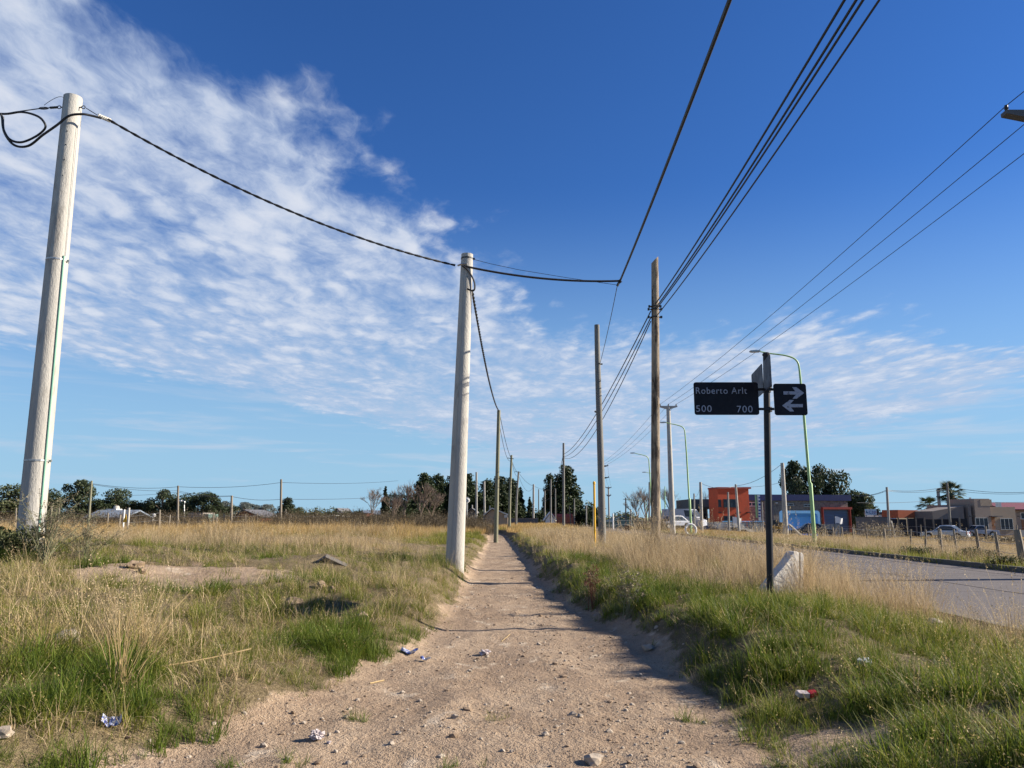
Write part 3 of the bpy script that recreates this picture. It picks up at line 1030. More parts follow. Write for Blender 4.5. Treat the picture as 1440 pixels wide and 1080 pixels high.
# eye bolts and strain fittings at the head
zf = at(100, 152, YA).z
for sx, nm in ((-1, 'strain_fitting'), (1, 'strain_fitting')):
    p = on_pole(pa, zf); mb = MB()
    mb.tube([p + Vector((sx * .12, -.02, 0)), p + Vector((sx * .2, -.03, 0))], .012, 6)
    ring = [p + Vector((sx * (.23 + .035 * math.cos(a)), -.03, .03 * math.sin(a))) for a in np.linspace(0, 2 * math.pi, 11)]
    mb.tube(ring, .009, 6, cap=False)
    if sx < 0:
        mb.tube([p + Vector((-.26, -.03, 0)), p + Vector((-.40, -.03, -.01))], .022, 6)
        mb.tube([p + Vector((-.40, -.03, -.01)), p + Vector((-.62, -.03, -.03)), p + Vector((-.95, -.06, -.10))], .010, 6)
        ring = [p + Vector((-.52 + .09 * math.cos(a), -.03, -.02 + .022 * math.sin(a))) for a in np.linspace(0, 2 * math.pi, 13)]
        mb.tube(ring, .008, 5, cap=False)
    mb.build(nm, M['dark_metal'], pa)

def seam(t, r0, r1, ang):
    # mould seam: a low ridge down the casting
    mb = MB(); P = []; n = 14
    for i in range(n + 1):
        f = i / n; r = r0 + (r1 - r0) * f
        P.append((t['_lx'] * f + r * math.cos(ang), r * math.sin(ang), t['_h'] * f))
    mb.tube(P, .007, 5); mb.build('mould_seam', M['concrete_pole'], t, smooth=True)
seam(pa, .212, .158, R(222)); seam(pa, .212, .158, R(42))
pb = pole_at('concrete_pole', 'pale concrete pole standing in green grass on the edge of the dirt path', 'utility pole', 639, 792, 657, 358, YB, .205, .136, M['concrete_pole'], 'pale concrete poles beside the path', n=28)
seam(pb, .205, .136, R(250)); seam(pb, .205, .136, R(70))
band(pb, at(656, 364, YB).z, .138, M['dark_metal'], 'clamp_band', .04)
for py in (377, 392, 420):
    p = on_pole(pb, at(656, py, YB).z); MB().lathe([(.012, -.005), (.012, .012)], 8, (p.x + .03, p.y - .138, p.z), 'y').build('bolt_hole', M['dark_metal'], pb)
# fibre loop hanging at the head of this pole
lp = [at(x, y, YB - .17) for x, y in ((650, 374), (655, 377), (662, 386), (667, 397), (667.5, 406), (664, 409), (657, 406))]
o = MB().tube([q - pb.location for q in smooth_path(lp, 5)], .021, 6).build('cable_loop', M['cable'], pb, smooth=True)
p = on_pole(pb, at(655, 374, YB).z)
MB().tube([p + Vector((-.2, -.03, 0)), p + Vector((-.11, -.13, 0)), p + Vector((.02, -.15, .0))], .02, 6).build('strain_fitting', M['galv'], pb)

# coil of spare cable at the first pole
co = smooth_path([at(x, y, YA - .2 + dy) for x, y, dy in ((-60, 150, 0), (0, 160, 0), (30, 157.5, 0), (52, 163, 0), (62, 172, 0), (63, 181, .03), (50, 192, .05), (30, 200, .05), (14, 196, .02), (5, 182, 0), (3, 166, -.02), (1, 160, -.03))], 7)
cable('loop of thick black cable hanging in front of the left concrete pole head', co, .021, name='cable_coil', n=8, group=None)
co2 = smooth_path([at(x, y, YA - .2 + dy) for x, y, dy in ((4, 164, .06), (6, 186, .08), (20, 204, .08), (40, 205, .06), (60, 190, .0), (80, 176, -.03), (97, 163, -.04), (115, 160.5, .0), (128, 162.5, .1), (142, 166, .2))], 7)
cable('thick black cable sweeping from the coil past the left concrete pole head', co2, .022, n=8)
cable('thin wire tying the left concrete pole head to the coil of cable', smooth_path([at(x, y, YA - .1) for x, y in ((96, 139), (84, 136), (72, 141), (62, 148))], 5), .005, n=5)
c1 = [at(121, 152, YA), at(137, 162, YA + .1)]
cable('short stay wire from the left concrete pole head to the pale spiral grip', c1, .008, n=5)
gr_ = MB(); g0 = at(138, 162.5, YA + .12); g1 = at(156, 170, YA + .25)
ax = (g1 - g0)
hel = [g0 + ax * t + (Vector((0, 0, 1)) * math.cos(t * 40) + Vector((0, 1, 0)) * math.sin(t * 40)) * .034 for t in np.linspace(0, 1, 60)]
gr_.tube(hel, .013, 5)
tag(gr_.build('spiral_grip', M['tan_plastic']), 'pale spiral dead-end grip wound round the black cable beside the left concrete pole', 'cable grip')

# --- wooden poles on the other side of the path
YC, YD, YE = 20.0, 27.0, 68.0
pc = pole_at('wooden_pole', 'tall brown weathered wooden pole carrying the black cable bundle beside the road', 'utility pole', 922, 757, 920.5, 366, YC, .125, .098, M['wood_brown'], 'wooden poles in the dry verge', wob=.012, cut=.10)
pd_ = pole_at('wooden_pole', 'grey weathered wooden pole with a rounded head beside the yellow marker post', 'utility pole', 846.5, 757, 840, 457, YD, .135, .092, M['wood_grey'], 'wooden poles in the dry verge', wob=.02)
pe = pole_at('wooden_pole', 'slim grey wooden pole in front of the big conical pine', 'utility pole', 792.5, 742, 792.5, 623, YE, .12, .09, M['wood_grey'], 'wooden poles in the dry verge', n=10)
band(pd_, at(842, 512, YD).z, .11, M['dark_metal'], 'clamp_band', .05)
for (py, w_) in ((431, .30), (435, .34), (446, .34)):
    p = on_pole(pc, at(920, py, YC).z); mb = MB()
    mb.tube([p + Vector((-w_ / 2, -.02, 0)), p + Vector((w_ / 2, .02, 0))], .012, 6)
    for sx in (-1, 1): mb.box(tuple(p + Vector((sx * w_ / 2, -.01, 0))), (.05, .05, .06))
    mb.build('cable_clamp', M['dark_metal'], pc)
    band(pc, p.z + pc.location.z, .112, M['dark_metal'], 'clamp_band', .03)
# --- wooden poles along the path
pf = pole_at('wooden_pole', 'greenish wooden pole standing in the middle of the worn dirt path', 'utility pole', 697, 764, 701.5, 577, 41, .118, .092, M['wood_green'], 'wooden poles along the dirt path', n=12)
pg = pole_at('wooden_pole', 'slim wooden pole where the dirt path goes out of sight', 'utility pole', 716, 753, 719, 640, 62, .12, .085, M['wood_green'], 'wooden poles along the dirt path', n=10, wob=.02)
ph_ = pole_at('wooden_pole', 'slim leaning wooden pole with a short cross piece in front of dark cypresses', 'utility pole', 725, 743, 729, 663, 80, .12, .085, M['wood_grey'], 'wooden poles along the dirt path', n=10, wob=.03)
pi_ = pole_at('wooden_pole', 'pale straight pole between two dark cypresses at the end of the path', 'utility pole', 750, 741, 750.3, 681, 104, .15, .12, M['concrete'], 'wooden poles along the dirt path', n=10)
for t, py, L_ in ((ph_, 664, .35), (pg, 645, .3)):
    p = on_pole(t, at(722, py, t.location.y).z)
    MB().bar(p + Vector((-L_, -.1, .05)), p + Vector((L_ * .7, -.1, -.02)), .05).build('cross_piece', M['dark_metal'], t)

# slim far poles
FAR = [(757.5, 738, 757.5, 688, 112, .09, 'wood_grey', 'thin grey pole left of the broad dark pine'),
       (766, 738, 766, 690, 108, .13, 'wood_grey', 'thick short grey pole against the left edge of the dark pine'),
       (774.5, 739, 774.5, 674, 100, .12, 'wood_grey', 'grey pole rising beside the small white gable in front of the pine'),
       (781, 738, 781, 687, 110, .10, 'wood_grey', 'thin grey pole just past the small white gable'),
       (797, 736, 797, 714, 120, .10, 'post_wood', 'short stub pole in front of the red brick wall'),
       (803, 736, 800.5, 711, 112, .09, 'post_wood', 'short pole leaning over in front of the red brick wall'),
       (807.5, 734, 807.5, 701, 112, .11, 'wood_grey', 'slim grey pole at the right edge of the dark pine'),
       (824.5, 733, 824.5, 710, 110, .10, 'concrete', 'short pale post before the low round bushes'),
       (834, 736, 834, 712, 90, .07, 'concrete', 'white slender post just left of the yellow marker post'),
       (655, 730, 655, 704, 88, .13, 'concrete', 'pale post under the wind pump rotor'),
       (664, 727, 664, 710, 92, .10, 'concrete', 'short pale post between the wind pump and a taller post'),
       (670, 734, 670, 664, 82, .13, 'concrete', 'tall pale post in front of the dark trees near the small house'),
       (681.5, 735, 681, 677, 84, .13, 'concrete', 'pale post with flat head just left of the small house gable'),
       (880, 744, 880, 700, 96, .10, 'wood_grey', 'slim grey post before the teal shed'),
       (887, 742, 887, 716, 96, .09, 'wood_grey', 'short grey post before the middle of the teal shed'),
       (862, 741, 862, 722, 80, .09, 'white', 'short white post in front of the teal shed gable'),
       (913, 744, 913, 678, 92, .10, 'wood_grey', 'grey pole just left of the tall brown wooden pole'),
       (395, 740, 395.5, 674, 58, .10, 'post_wood', 'tall bare pole in the open field carrying two wires'),
       (325, 742, 326, 697, 56, .10, 'post_wood', 'pale pole in the open field before the dark gabled house'),
       (250, 745, 250.5, 683, 54, .085, 'post_wood', 'slim pole in the field between two round trees'),
       (124, 742, 129, 676, 46, .075, 'wood_green', 'greenish slim pole leaning slightly before the tin shed')]
for bx, by, tx, ty, Y, r, mk, lab in FAR:
    pole_at('far_pole', lab, 'pole', bx, by, tx, ty, Y, r, r * .8, M[mk], 'slim poles across the far side', n=8)

# --- yellow marker post
t = pole_at('marker_post', 'slim yellow marker post in dry grass beside the grey wooden pole', 'marker post', 836.5, 757, 835.5, 681, 26, .035, .035, M['yellow'], n=10, part='post')
MB().lathe([(.045, 0), (.045, .07), (.02, .1)], 10, (t['_lx'], 0, t['_h'])).build('cap', M['yellow'], t)

# --- medium voltage line beyond the road: concrete poles with cross arms
def hv_pole(label, bx, by, ty, Y, r0, r1, arms, m, X=None):
    X = gx(bx, Y, by) if X is None else X
    z = gz(X, Y); top = at(720, ty, Y).z
    t = thing('power_pole', label, 'power pole', (X, Y, z), 0, 'power line poles beyond the road')
    shaft('shaft', m, top - z, (0, 0), r0, r1, 16, parent=t)
    for zt, x0, x1, th in arms:
        z0 = zt - z
        a = MB()
        a.prism([(x0, z0 + th * .5), (x0, z0 + th * .15), (-r1, z0 - th * .6), (r1, z0 - th * .6), (x1, z0 + th * .15), (x1, z0 + th * .5)], 'y', -.11, .11)
        ar = a.build('cross_arm', m, t)
        for xi in (x0 + .08, 0.02, x1 - .08):
            MB().lathe([(.035, 0), (.05, .03), (.035, .06), (.055, .09), (.035, .12), (.04, .17), (.0, .18)], 10, (xi, 0, z0 + th * .5)).build('insulator', M['dark_metal'], ar, smooth=True)
    return t, top
YH1, YH2, YH3, YH0 = 61.0, 104.0, 150.0, 17.0
zh = at(945, 572, YH1).z
hv_pole('round pale concrete power pole with a flat cross arm beside the white van', 946, 750, 573, YH1, .24, .16, [(zh - .05, -.72, .72, .22)], M['concrete_pole'])
zh2 = at(850, 655, YH2).z
hv_pole('dark power pole with two cross arms beyond the grey wooden pole', 850.5, 744, 655, YH2, .14, .10, [(zh2 - .05, -.62, .66, .22), (at(850, 672, YH2).z, -.45, .72, .2)], M['dark_metal'])
hv_pole('small far power pole with cross arm just past the dark double armed pole', 856.7, 738, 685, YH3, .18, .13, [(at(850, 686, YH3).z, -.6, .6, .22), (at(850, 697, YH3).z, -.4, .5, .3)], M['concrete'])
z0h = at(1418, 158, YH0).z
hv_pole('grey concrete power pole whose cross arm carries the road wires high up', 0, 0, 150, YH0, .2, .15, [(z0h - .12, -1.05, 1.05, .26)], M['arm_shade_grey'], X=at(1413, 158, YH0).x + 1.02)

x0h = at(1413, 158, YH0).x
hvx0 = [x0h + .05, x0h + 1.02, x0h + 1.98]
hx1 = gx(946, YH1, 750); hx2 = gx(850.5, YH2, 744); hx3 = gx(856.7, YH3, 738)
for k, (lab) in enumerate(('power line wire nearest the path, strung from the cross arm over the road', 'middle power line wire strung over the road', 'power line wire farthest from the path, strung over the road')):
    o1 = (-.64, .02, .64)[k]
    P = catenary((hvx0[k], -30, z0h + 1), (hvx0[k], YH0, z0h + .17), .5, 8)[:-1] + catenary((hvx0[k], YH0, z0h + .17), (hx1 + o1, YH1, zh + .2), .32, 16)[:-1] + catenary((hx1 + o1, YH1, zh + .2), (hx2 + o1 * .85, YH2, zh2 + .2), .5, 12)[:-1] + catenary((hx2 + o1 * .85, YH2, zh2 + .2), (hx3 + o1 * .8, YH3, at(850, 684, YH3).z), .5, 8)
    cable(lab, P, .011, group='power line wires', name='power_line_wire', n=5)

# --- cables between the poles
J = at(872, 395, 17.4)
ca = catenary(at(152, 168, YA + .2), at(640, 373, YB), .33, 30)
cable('twisted black cable hanging between the two pale concrete poles', ca, .0165, 2, .45)
cable('black cable from the pale concrete pole by the path to the mid-air splice', catenary(at(652, 374, YB - .15), J, .12, 16), .025)
cable('thin stay wire beside the cable from the path pole to the splice', [at(663, 364, YB), at(690, 371, YB + .1), at(730, 379.5, YB + .15), at(800, 391, YB + .25), at(869, 401, 17.4)], .006, n=5)
Jt = at(1025, 0, 6.6)
d = (Jt - J)
J2 = J + d * 2.2 + Vector((0, 0, .5))
cable('single thick twisted cable running overhead from the mid-air splice', catenary(J, J2, .25, 40), .024)
tag(MB().tube([J + Vector((-.03, 0, .02)), J + Vector((.02, 0, -.02)), at(870, 398, 17.4), at(868, 402, 17.4)], .03, 8).build('splice_box', M['dark_metal']), 'small dark clamp at the mid-air joint of three cables', 'cable clamp')
cable('thin wire sloping from the mid-air splice to the head of the grey wooden pole', catenary(at(868, 402, 17.4), at(843.5, 512, YD), .08, 10), .009, n=5)
cable('twisted cable from the path-side concrete pole to the greenish wooden pole', catenary(at(664, 408, YB), at(702, 578, 41), .55, 36), .02, 2, .5)
cable('outer cable from the greenish wooden pole to the next slim pole', catenary(at(702, 578, 41), at(719, 645, 62), .35, 14), .016)
cable('inner cable from the greenish wooden pole to the next slim pole', catenary(at(700, 582, 41), at(718, 648, 62), .75, 14), .014)
cable('upper far cable running on towards the pale straight pole', catenary(at(719, 645, 62), at(729, 664, 80), .3, 8) + catenary(at(729, 664, 80), at(750, 683, 104), .3, 8)[1:] + catenary(at(750, 683, 104), at(774, 689, 112), .2, 6)[1:], .016)
cable('lower sagging far cable running on towards the pale straight pole', catenary(at(720, 650, 62), at(729, 668, 80), .5, 8) + catenary(at(729, 668, 80), at(750, 684, 104), 1.1, 8)[1:], .014)
# bundle beside the road
top_px = ((1203, 6.9), (1211, 6.9), (1220, 6.85), (1236, 6.7))
end_y = (427, 433, 436, 446)
bl = ('uppermost black cable of the bundle over the verge', 'second black cable of the bundle over the verge', 'third black cable of the bundle over the verge', 'lowest and thinnest black cable of the bundle over the verge')
for k, (px, Yt) in enumerate(top_px):
    A = at(922, end_y[k], YC - .12 + .05 * k); T = at(px, 0, Yt)
    T2 = T + (T - A) * 1.4; T2.z = A.z + .4
    pts = catenary(A, T2, .55, 40)
    cable(bl[k], pts, (.017, .0165, .0155, .013)[k], 0, .7, 'cable bundle along the wooden poles')
fl = ('upper cable of the far bundle running down to the slim pole by the pine', 'middle cable of the far bundle running down to the slim pole by the pine', 'lower cable of the far bundle running down to the slim pole by the pine')
for k in range(3):
    A = at(915, (438, 447, 452)[k], YC); B = at(794, (638, 642, 644)[k], YE)
    cable(fl[k], catenary(A, B, (.65, .8, 1.15)[k], 30), (.018, .016, .015)[k], 0, .4, 'cable bundle along the wooden poles')
B = at(792, 640, YE)
cable('far cable sagging from the slim pole by the pine towards the houses', catenary(B, at(768, 702, 108), 1.2, 10), .02)
p = catenary(at(915, 438, YC), at(794, 638, YE), .65, 30)[10]
tag(MB().tube([p + Vector((-.12, 0, .03)), p + Vector((.14, .1, -.03))], .05, 6).build('splice_box', M['dark_metal']), 'small dark closure on the far cable bundle beside the grey wooden pole', 'cable clamp')

# --- lime green street lamps
def street_lamp(label, bx, by, Y, tx, ty, bend=(-.15, -.24), r0=.075, X=None):
    X = gx(bx, Y, by); z = gz(X, Y)
    tip = at(tx, ty, Y); H = tip.z - z; ax = tip.x - X
    t = thing('street_lamp', label, 'street lamp', (X, Y, z), 0, 'lime green street lamps along the far side of the road')
    Hb = H - .55
    pts = [(0, 0, -.2), (-.02, 0, Hb * .33), (-.06, 0, Hb * .34), (-.12, 0, Hb * .75), (-.18, 0, Hb - .35)]
    r = [r0 * 1.15, r0 * 1.1, r0 * .85, r0 * .78, r0 * .62]
    MB().tube(pts, r, 12).build('column', M['green_lamp'], t, smooth=True)
    q = smooth_path([(-.18, 0, Hb - .35), (-.23, 0, Hb), (-.42, 0, Hb + .22), (-.85, 0, Hb + .36), (ax * .62, 0, H - .10), (ax + .42, 0, H)], 5)
    MB().tube(q, [r0 * .6 - i * r0 * .22 / len(q) for i in range(len(q))], 10).build('arm', M['green_lamp'], t, smooth=True)
    hd = MB()
    hd.prism([(ax + .5, H + .03), (ax + .3, H + .055), (ax + .02, H + .03), (ax, H - .02), (ax + .1, H - .045), (ax + .46, H - .04)], 'y', -.11, .11)
    lh = hd.build('lamp_head', M['galv'], t, bevel=.012)
    MB().box((ax + .2, 0, H - .048), (.26, .15, .012)).build('lens', M['tan_plastic'], lh)
    return t
street_lamp('lime green street lamp with curved arm behind the arrow sign', 1146, 766, 35, 1054, 494)
street_lamp('lime green street lamp with its foot inside a white painted tyre', 972, 750, 60, 928, 594)
street_lamp('lime green street lamp whose arm emerges from behind the tall brown wooden pole', 918, 745, 77, 886, 637)
street_lamp('small far lime green street lamp to the right of the brown wooden pole', 930.5, 744, 96, 903, 664)
street_lamp('very small far green street lamp beside the bare trees', 911, 741, 122, 876, 702, r0=.07)
for (bx, ty, Y, lab) in ((935, 684, 100, 'thin far green mast between the brown pole and the concrete power pole'), (918, 690, 118, 'thin far green mast against the bare trees')):
    pole_at('far_mast', lab, 'pole', bx, 742, bx, ty, Y, .07, .05, M['green_lamp'], n=8)

# white painted tyre round the lamp foot
def torus(R_, r_, n=28, k=10, c=(0, 0, 0)):
    m = MB(); vs = []; fs = []
    for i in range(n):
        a = 2 * math.pi * i / n
        for j in range(k):
            b = 2 * math.pi * j / k
            vs.append(((R_ + r_ * math.cos(b)) * math.cos(a) + c[0], r_ * 1.3 * math.sin(b) + c[1], (R_ + r_ * math.cos(b)) * math.sin(a) + c[2]))
    for i in range(n):
        for j in range(k): fs.append((i * k + j, i * k + (j + 1) % k, ((i + 1) % n) * k + (j + 1) % k, ((i + 1) % n) * k + j))
    return m.add(vs, fs)
tx = gx(971.5, 57.5, 747)
o = torus(.40, .075).build('painted_tyre', M['white'], smooth=True); o.location = (tx, 57.5, gz(tx, 57.5) + .42); o.rotation_euler = (R(-8), 0, R(6))
tag(o, 'white painted tyre standing upright at the foot of a lime green lamp', 'tyre')

# ================================================================== STREET NAME SIGN
def text_mesh(s, width, m, name, height=None):
    c = bpy.data.curves.new(name, 'FONT'); c.body = s; c.size = 1; c.extrude = .004; c.space_character = 1.12
    ob = bpy.data.objects.new('t', c)
    me = bpy.data.meshes.new_from_object(ob); bpy.data.objects.remove(ob); bpy.data.curves.remove(c)
    xs = np.array([v_.co[:] for v_ in me.vertices])
    x0, x1 = xs[:, 0].min(), xs[:, 0].max(); y0, y1 = xs[:, 1].min(), xs[:, 1].max()
    kx = width / (x1 - x0); ky = (height / (y1 - y0)) if height else kx
    for v_ in me.vertices:
        x, y, z = v_.co; v_.co = ((x - x0) * kx, z * .5 - .001, (y - y0) * ky)
    me.name = name; me.materials.append(m)
    return me


def letters(s, width, height, m, parent, loc):
    """flat raised letters, each one a piece of its own"""
    import bmesh
    me = text_mesh(s, width, m, 'letter', height)
    b = bmesh.new(); b.from_mesh(me); b.verts.ensure_lookup_table(); seen = set()
    for v0 in b.verts:
        if v0.index in seen: continue
        st = [v0]; isl = []; seen.add(v0.index)
        while st:
            q = st.pop(); isl.append(q)
            for e in q.link_edges:
                k = e.other_vert(q)
                if k.index not in seen: seen.add(k.index); st.append(k)
        mp = {q.index: i for i, q in enumerate(isl)}
        fs = [tuple(mp[q.index] for q in f.verts) for f in b.faces if f.verts[0].index in mp]
        n = bpy.data.meshes.new('letter'); n.from_pydata([q.co[:] for q in isl], [], fs); n.materials.append(m)
        o = link('letter', n, parent); o.location = loc
    b.free()


M['letter'] = mat('worn_sign_lettering', (.31, .33, .40), .6, .2, 40, dirt=(.05, .05, .06), dscale=26, damt=(.56, .64))
YS = 9.6
sx_ = gx(1083.5, YS, 862); sz_ = gz(sx_, YS)
sg = thing('street_sign', 'black street name sign on a slim post with crossed plates and two arrows', 'street sign', (sx_, YS, sz_))
tp = at(1077.5, 500, YS); pxm = YS / 1080 * 1.0
Ht = tp.z - sz_; lx = tp.x - sx_
MB().tube([(0, 0, -.3), (lx * .5, 0, Ht * .5), (lx, 0, Ht)], .041, 14).build('post', M['black_paint'], sg, smooth=True)
MB().lathe([(.048, 0), (.05, .02), (.03, .04), (0, .045)], 12, (lx, 0, Ht)).build('post_cap', M['black_paint'], sg)
def rrect(x0, x1, z0, z1, r=.03, n=4):
    pts = []
    for cx, cz, a0 in ((x1 - r, z1 - r, 0), (x0 + r, z1 - r, 90), (x0 + r, z0 + r, 180), (x1 - r, z0 + r, 270)):
        for k in range(n + 1):
            a = R(a0 + 90 * k / n); pts.append((cx + r * math.cos(a), cz + r * math.sin(a)))
    return pts
def loc(px, py, Y=YS - .06): 
    q = at(px, py, Y); return q.x - sx_, q.z - sz_
x0, z1 = loc(975, 537.5); x1, z0 = loc(1068, 583.5)
np_ = MB().prism(rrect(x0, x1, z0, z1), 'y', -.062, -.056).build('name_plate', M['sign_black'], sg)
for s, pxa, pxb, pya, pyb in (('Roberto Arlt', 978.7, 1050, 544.8, 553.8), ('500', 979, 1000.5, 570, 579.2), ('700', 1036.5, 1058, 570.6, 580)):
    a = loc(pxa, pyb, YS - .066); b = loc(pxb, pya, YS - .066)
    letters(s, b[0] - a[0], b[1] - a[1], M['letter'], np_, (a[0], -.066, a[1]))
x0, z1 = loc(1087, 539.5); x1, z0 = loc(1136, 584)
ap = MB().prism(rrect(x0, x1, z0, z1), 'y', -.062, -.056).build('arrow_plate', M['sign_black'], sg)
def arrow(sgn, cy):
    P = [(1101.7, -2.3), (1118.5, -2.3), (1114, -8.2), (1120, -8.2), (1130.8, 0), (1120.5, 8.0), (1114.5, 8.0), (1119.5, 2.2), (1101.7, 2.2)]
    pts = []
    for px, dy in P:
        if sgn < 0: px = 1116 * 2 - px - 1.2; dy = -dy
        pts.append(loc(px, cy + dy, YS - .066))
    m = MB(); m.prism(pts, 'y', -.0655, -.0625); m.build('arrow', M['letter'], ap)
arrow(1, 552.6); arrow(-1, 570.4)
for py in (547.5, 575):
    xa, z = loc(1066, py); xb, _ = loc(1089, py)
    m = MB(); m.box(((xa + xb) / 2, -.05, z), (xb - xa, .012, .032))
    for xx in (xa + .02, xb - .02): m.lathe([(.012, -.075), (.012, -.05)], 8, (xx, 0, z), 'y')
    m.lathe([(.046, -.03), (.046, .03)], 14, (lx * .9, 0, z))
    m.build('bracket', M['black_paint'], sg)
# second pair of plates, nearly edge on, higher up the post
az = R(82)
def edge_plate(nm, a, b, zlo, zhi, off):
    pl = MB().prism(rrect(a, b, zlo, zhi), 'y', -.003 + off, .003 + off)
    o = pl.build(nm, M['sign_back'], sg); o.location = (lx, 0, 0); o.rotation_euler = (0, 0, az); return o
zc_ = loc(1075, 527)[1]
edge_plate('cross_name_plate', .05, .86, zc_ - .21, zc_ + .17, .05)
edge_plate('cross_arrow_plate', -.50, -.05, zc_ - .21, zc_ + .17, .05)
for dz_ in (-.14, .1):
    m = MB(); m.box((lx, 0, zc_ + dz_), (.05, .16, .03)); m.lathe([(.046, -.025), (.046, .025)], 14, (lx, 0, zc_ + dz_))
    m.build('bracket', M['black_paint'], sg)

# ================================================================== BROKEN CONCRETE WING BESIDE THE SIGN
M['pale_render'] = mat('pale_cracked_cement', (.54, .51, .465), .9, .12, 5, .5, 26, dirt=(.36, .30, .24), dscale=7, damt=(.56, .72))
YW = 10.4
wx = gx(1124, YW, 834); wz = gz(wx, YW)
wg = thing('concrete_wing', 'broken pale concrete wing wall with a dark slot beside the sign post', 'concrete block', (wx, YW, wz), R(26))
k = 1 / math.cos(R(26))
prof = [(1062, 838), (1070, 823.5), (1080, 813), (1090, 803.5), (1100, 794.5), (1108, 786), (1113, 779.5), (1116.5, 775.5), (1120, 775.2), (1124.3, 777), (1124.3, 846), (1062, 846)]
P = []
for px, py in prof:
    q = at(px, py, YW); P.append(((q.x - wx) * k, q.z - wz))
MB().prism(P, 'y', 0, .14).build('wing_slab', M['pale_render'], wg, bevel=.012)
P = []
for px, py in ((1126.6, 777), (1130, 777.5), (1132, 780), (1132.4, 846), (1126.6, 846)):
    q = at(px, py, YW); P.append(((q.x - wx) * k, q.z - wz))
MB().prism(P, 'y', .0, .13).build('edge_strip', M['pale_render'], wg, bevel=.01)
q = at(1125.5, 812, YW)
MB().prism([((at(1124, 778, YW).x - wx) * k, at(0, 780, YW).z - wz), ((at(1127, 778, YW).x - wx) * k, at(0, 779, YW).z - wz), ((at(1127, 778, YW).x - wx) * k, -.1), ((at(1124, 778, YW).x - wx) * k, -.1)], 'y', .05, .12).build('slot_filler', M['rust'], wg)
q0 = at(1115, 777, YW + .35); q1 = at(1115, 765, YW + .35)
t = thing('stake', 'thin pale stake sticking up behind the broken concrete wing wall', 'stake', (q0.x, YW + .35, gz(q0.x, YW + .35)))
MB().box((0, 0, (q1.z - t.location.z) / 2 - .1), (.024, .024, q1.z - t.location.z + .2)).build('shaft', M['post_wood'], t)

# ================================================================== TREES
M['bark'] = mat('grey_brown_bark', (.20, .15, .11), .95, .3, 6, .4, 20)
M['bark_pale'] = mat('pale_bark', (.32, .27, .21), .95, .25, 6, .3, 20)
M['leaf_euca'] = leaf_mat('eucalyptus_leaf', (.030, .045, .020), (.085, .105, .052), trans=.2, nscale=.6)
M['leaf_pine'] = leaf_mat('pine_needle', (.018, .030, .011), (.050, .070, .024), trans=.12, nscale=.6)
M['leaf_cyp'] = leaf_mat('cypress_leaf', (.016, .026, .011), (.036, .052, .02), trans=.1, nscale=.6)
M['leaf_olive'] = leaf_mat('olive_leaf', (.060, .075, .030), (.14, .15, .07), trans=.2, nscale=.6)
M['leaf_far'] = leaf_mat('pale_far_leaf', (.11, .13, .12), (.20, .22, .20), trans=.2, nscale=.6)
M['leaf_palm'] = leaf_mat('palm_leaf', (.030, .045, .015), (.08, .10, .04), trans=.2)
M['leaf_skirt'] = leaf_mat('dead_palm_leaf', (.10, .07, .04), (.18, .13, .08), trans=.1)
M['twig'] = mat('bare_twig', (.22, .165, .125), .95, .3, 6)
M['twig_grey'] = mat('grey_twig', (.26, .22, .19), .95, .3, 6)


def leaf_cloud(bl, n, size, rg, hollow=.45, droop=0.0):
    """small leaf sprays through several uneven ellipsoids"""
    bl = np.array(bl, float)
    wt = (bl[:, 3] * bl[:, 4] * bl[:, 5]) ** (2 / 3); wt /= wt.sum()
    ib = rg.choice(len(bl), n, p=wt)
    d = rg.normal(size=(n, 3)); d /= np.linalg.norm(d, axis=1)[:, None]
    # ragged surface: radius depends on direction in lumps
    lump = .75 + .5 * vnoise(d[:, 0] * 2.4 + ib * 7.3 + 20, d[:, 1] * 2.4 + d[:, 2] * 2.2 + ib * 3.1 + 20)
    rad = (hollow + (1 - hollow) * rg.random(n) ** .6) * lump
    c = bl[ib, :3] + d * bl[ib, 3:6] * rad[:, None]
    a = rg.normal(size=(n, 3)); a[:, 2] -= droop; a /= np.linalg.norm(a, axis=1)[:, None]
    b = rg.normal(size=(n, 3)); b -= (b * a).sum(1)[:, None] * a; b /= np.linalg.norm(b, axis=1)[:, None]
    s = size * rg.uniform(.55, 1.35, n)
    A = a * (s * .9)[:, None]; B = b * (s * .42)[:, None]
    V = np.stack([c - A, c - B + A * .1, c + A, c + B + A * .1], 1).reshape(-1, 3)
    F = np.arange(4 * n).reshape(n, 4)
    tint = np.repeat(np.clip(rg.random(n) * .6 + (vnoise(c[:, 0] * 1.1 + 50, c[:, 1] * 1.1 + c[:, 2] * 1.3 + 50)) * .6 - .1, 0, 1), 4)
    return V, F, tint


def limb(mb, p, q, r0, r1, n=6, bend=.12, rg=random):
    p = Vector(p); q = Vector(q); L = (q - p).length
    mid = p.lerp(q, .5) + Vector((rg.uniform(-1, 1), rg.uniform(-1, 1), rg.uniform(0, 1))) * L * bend
    mb.tube(smooth_path([p, mid, q], 3), [r0 + (r1 - r0) * k / 6 for k in range(7)], n)


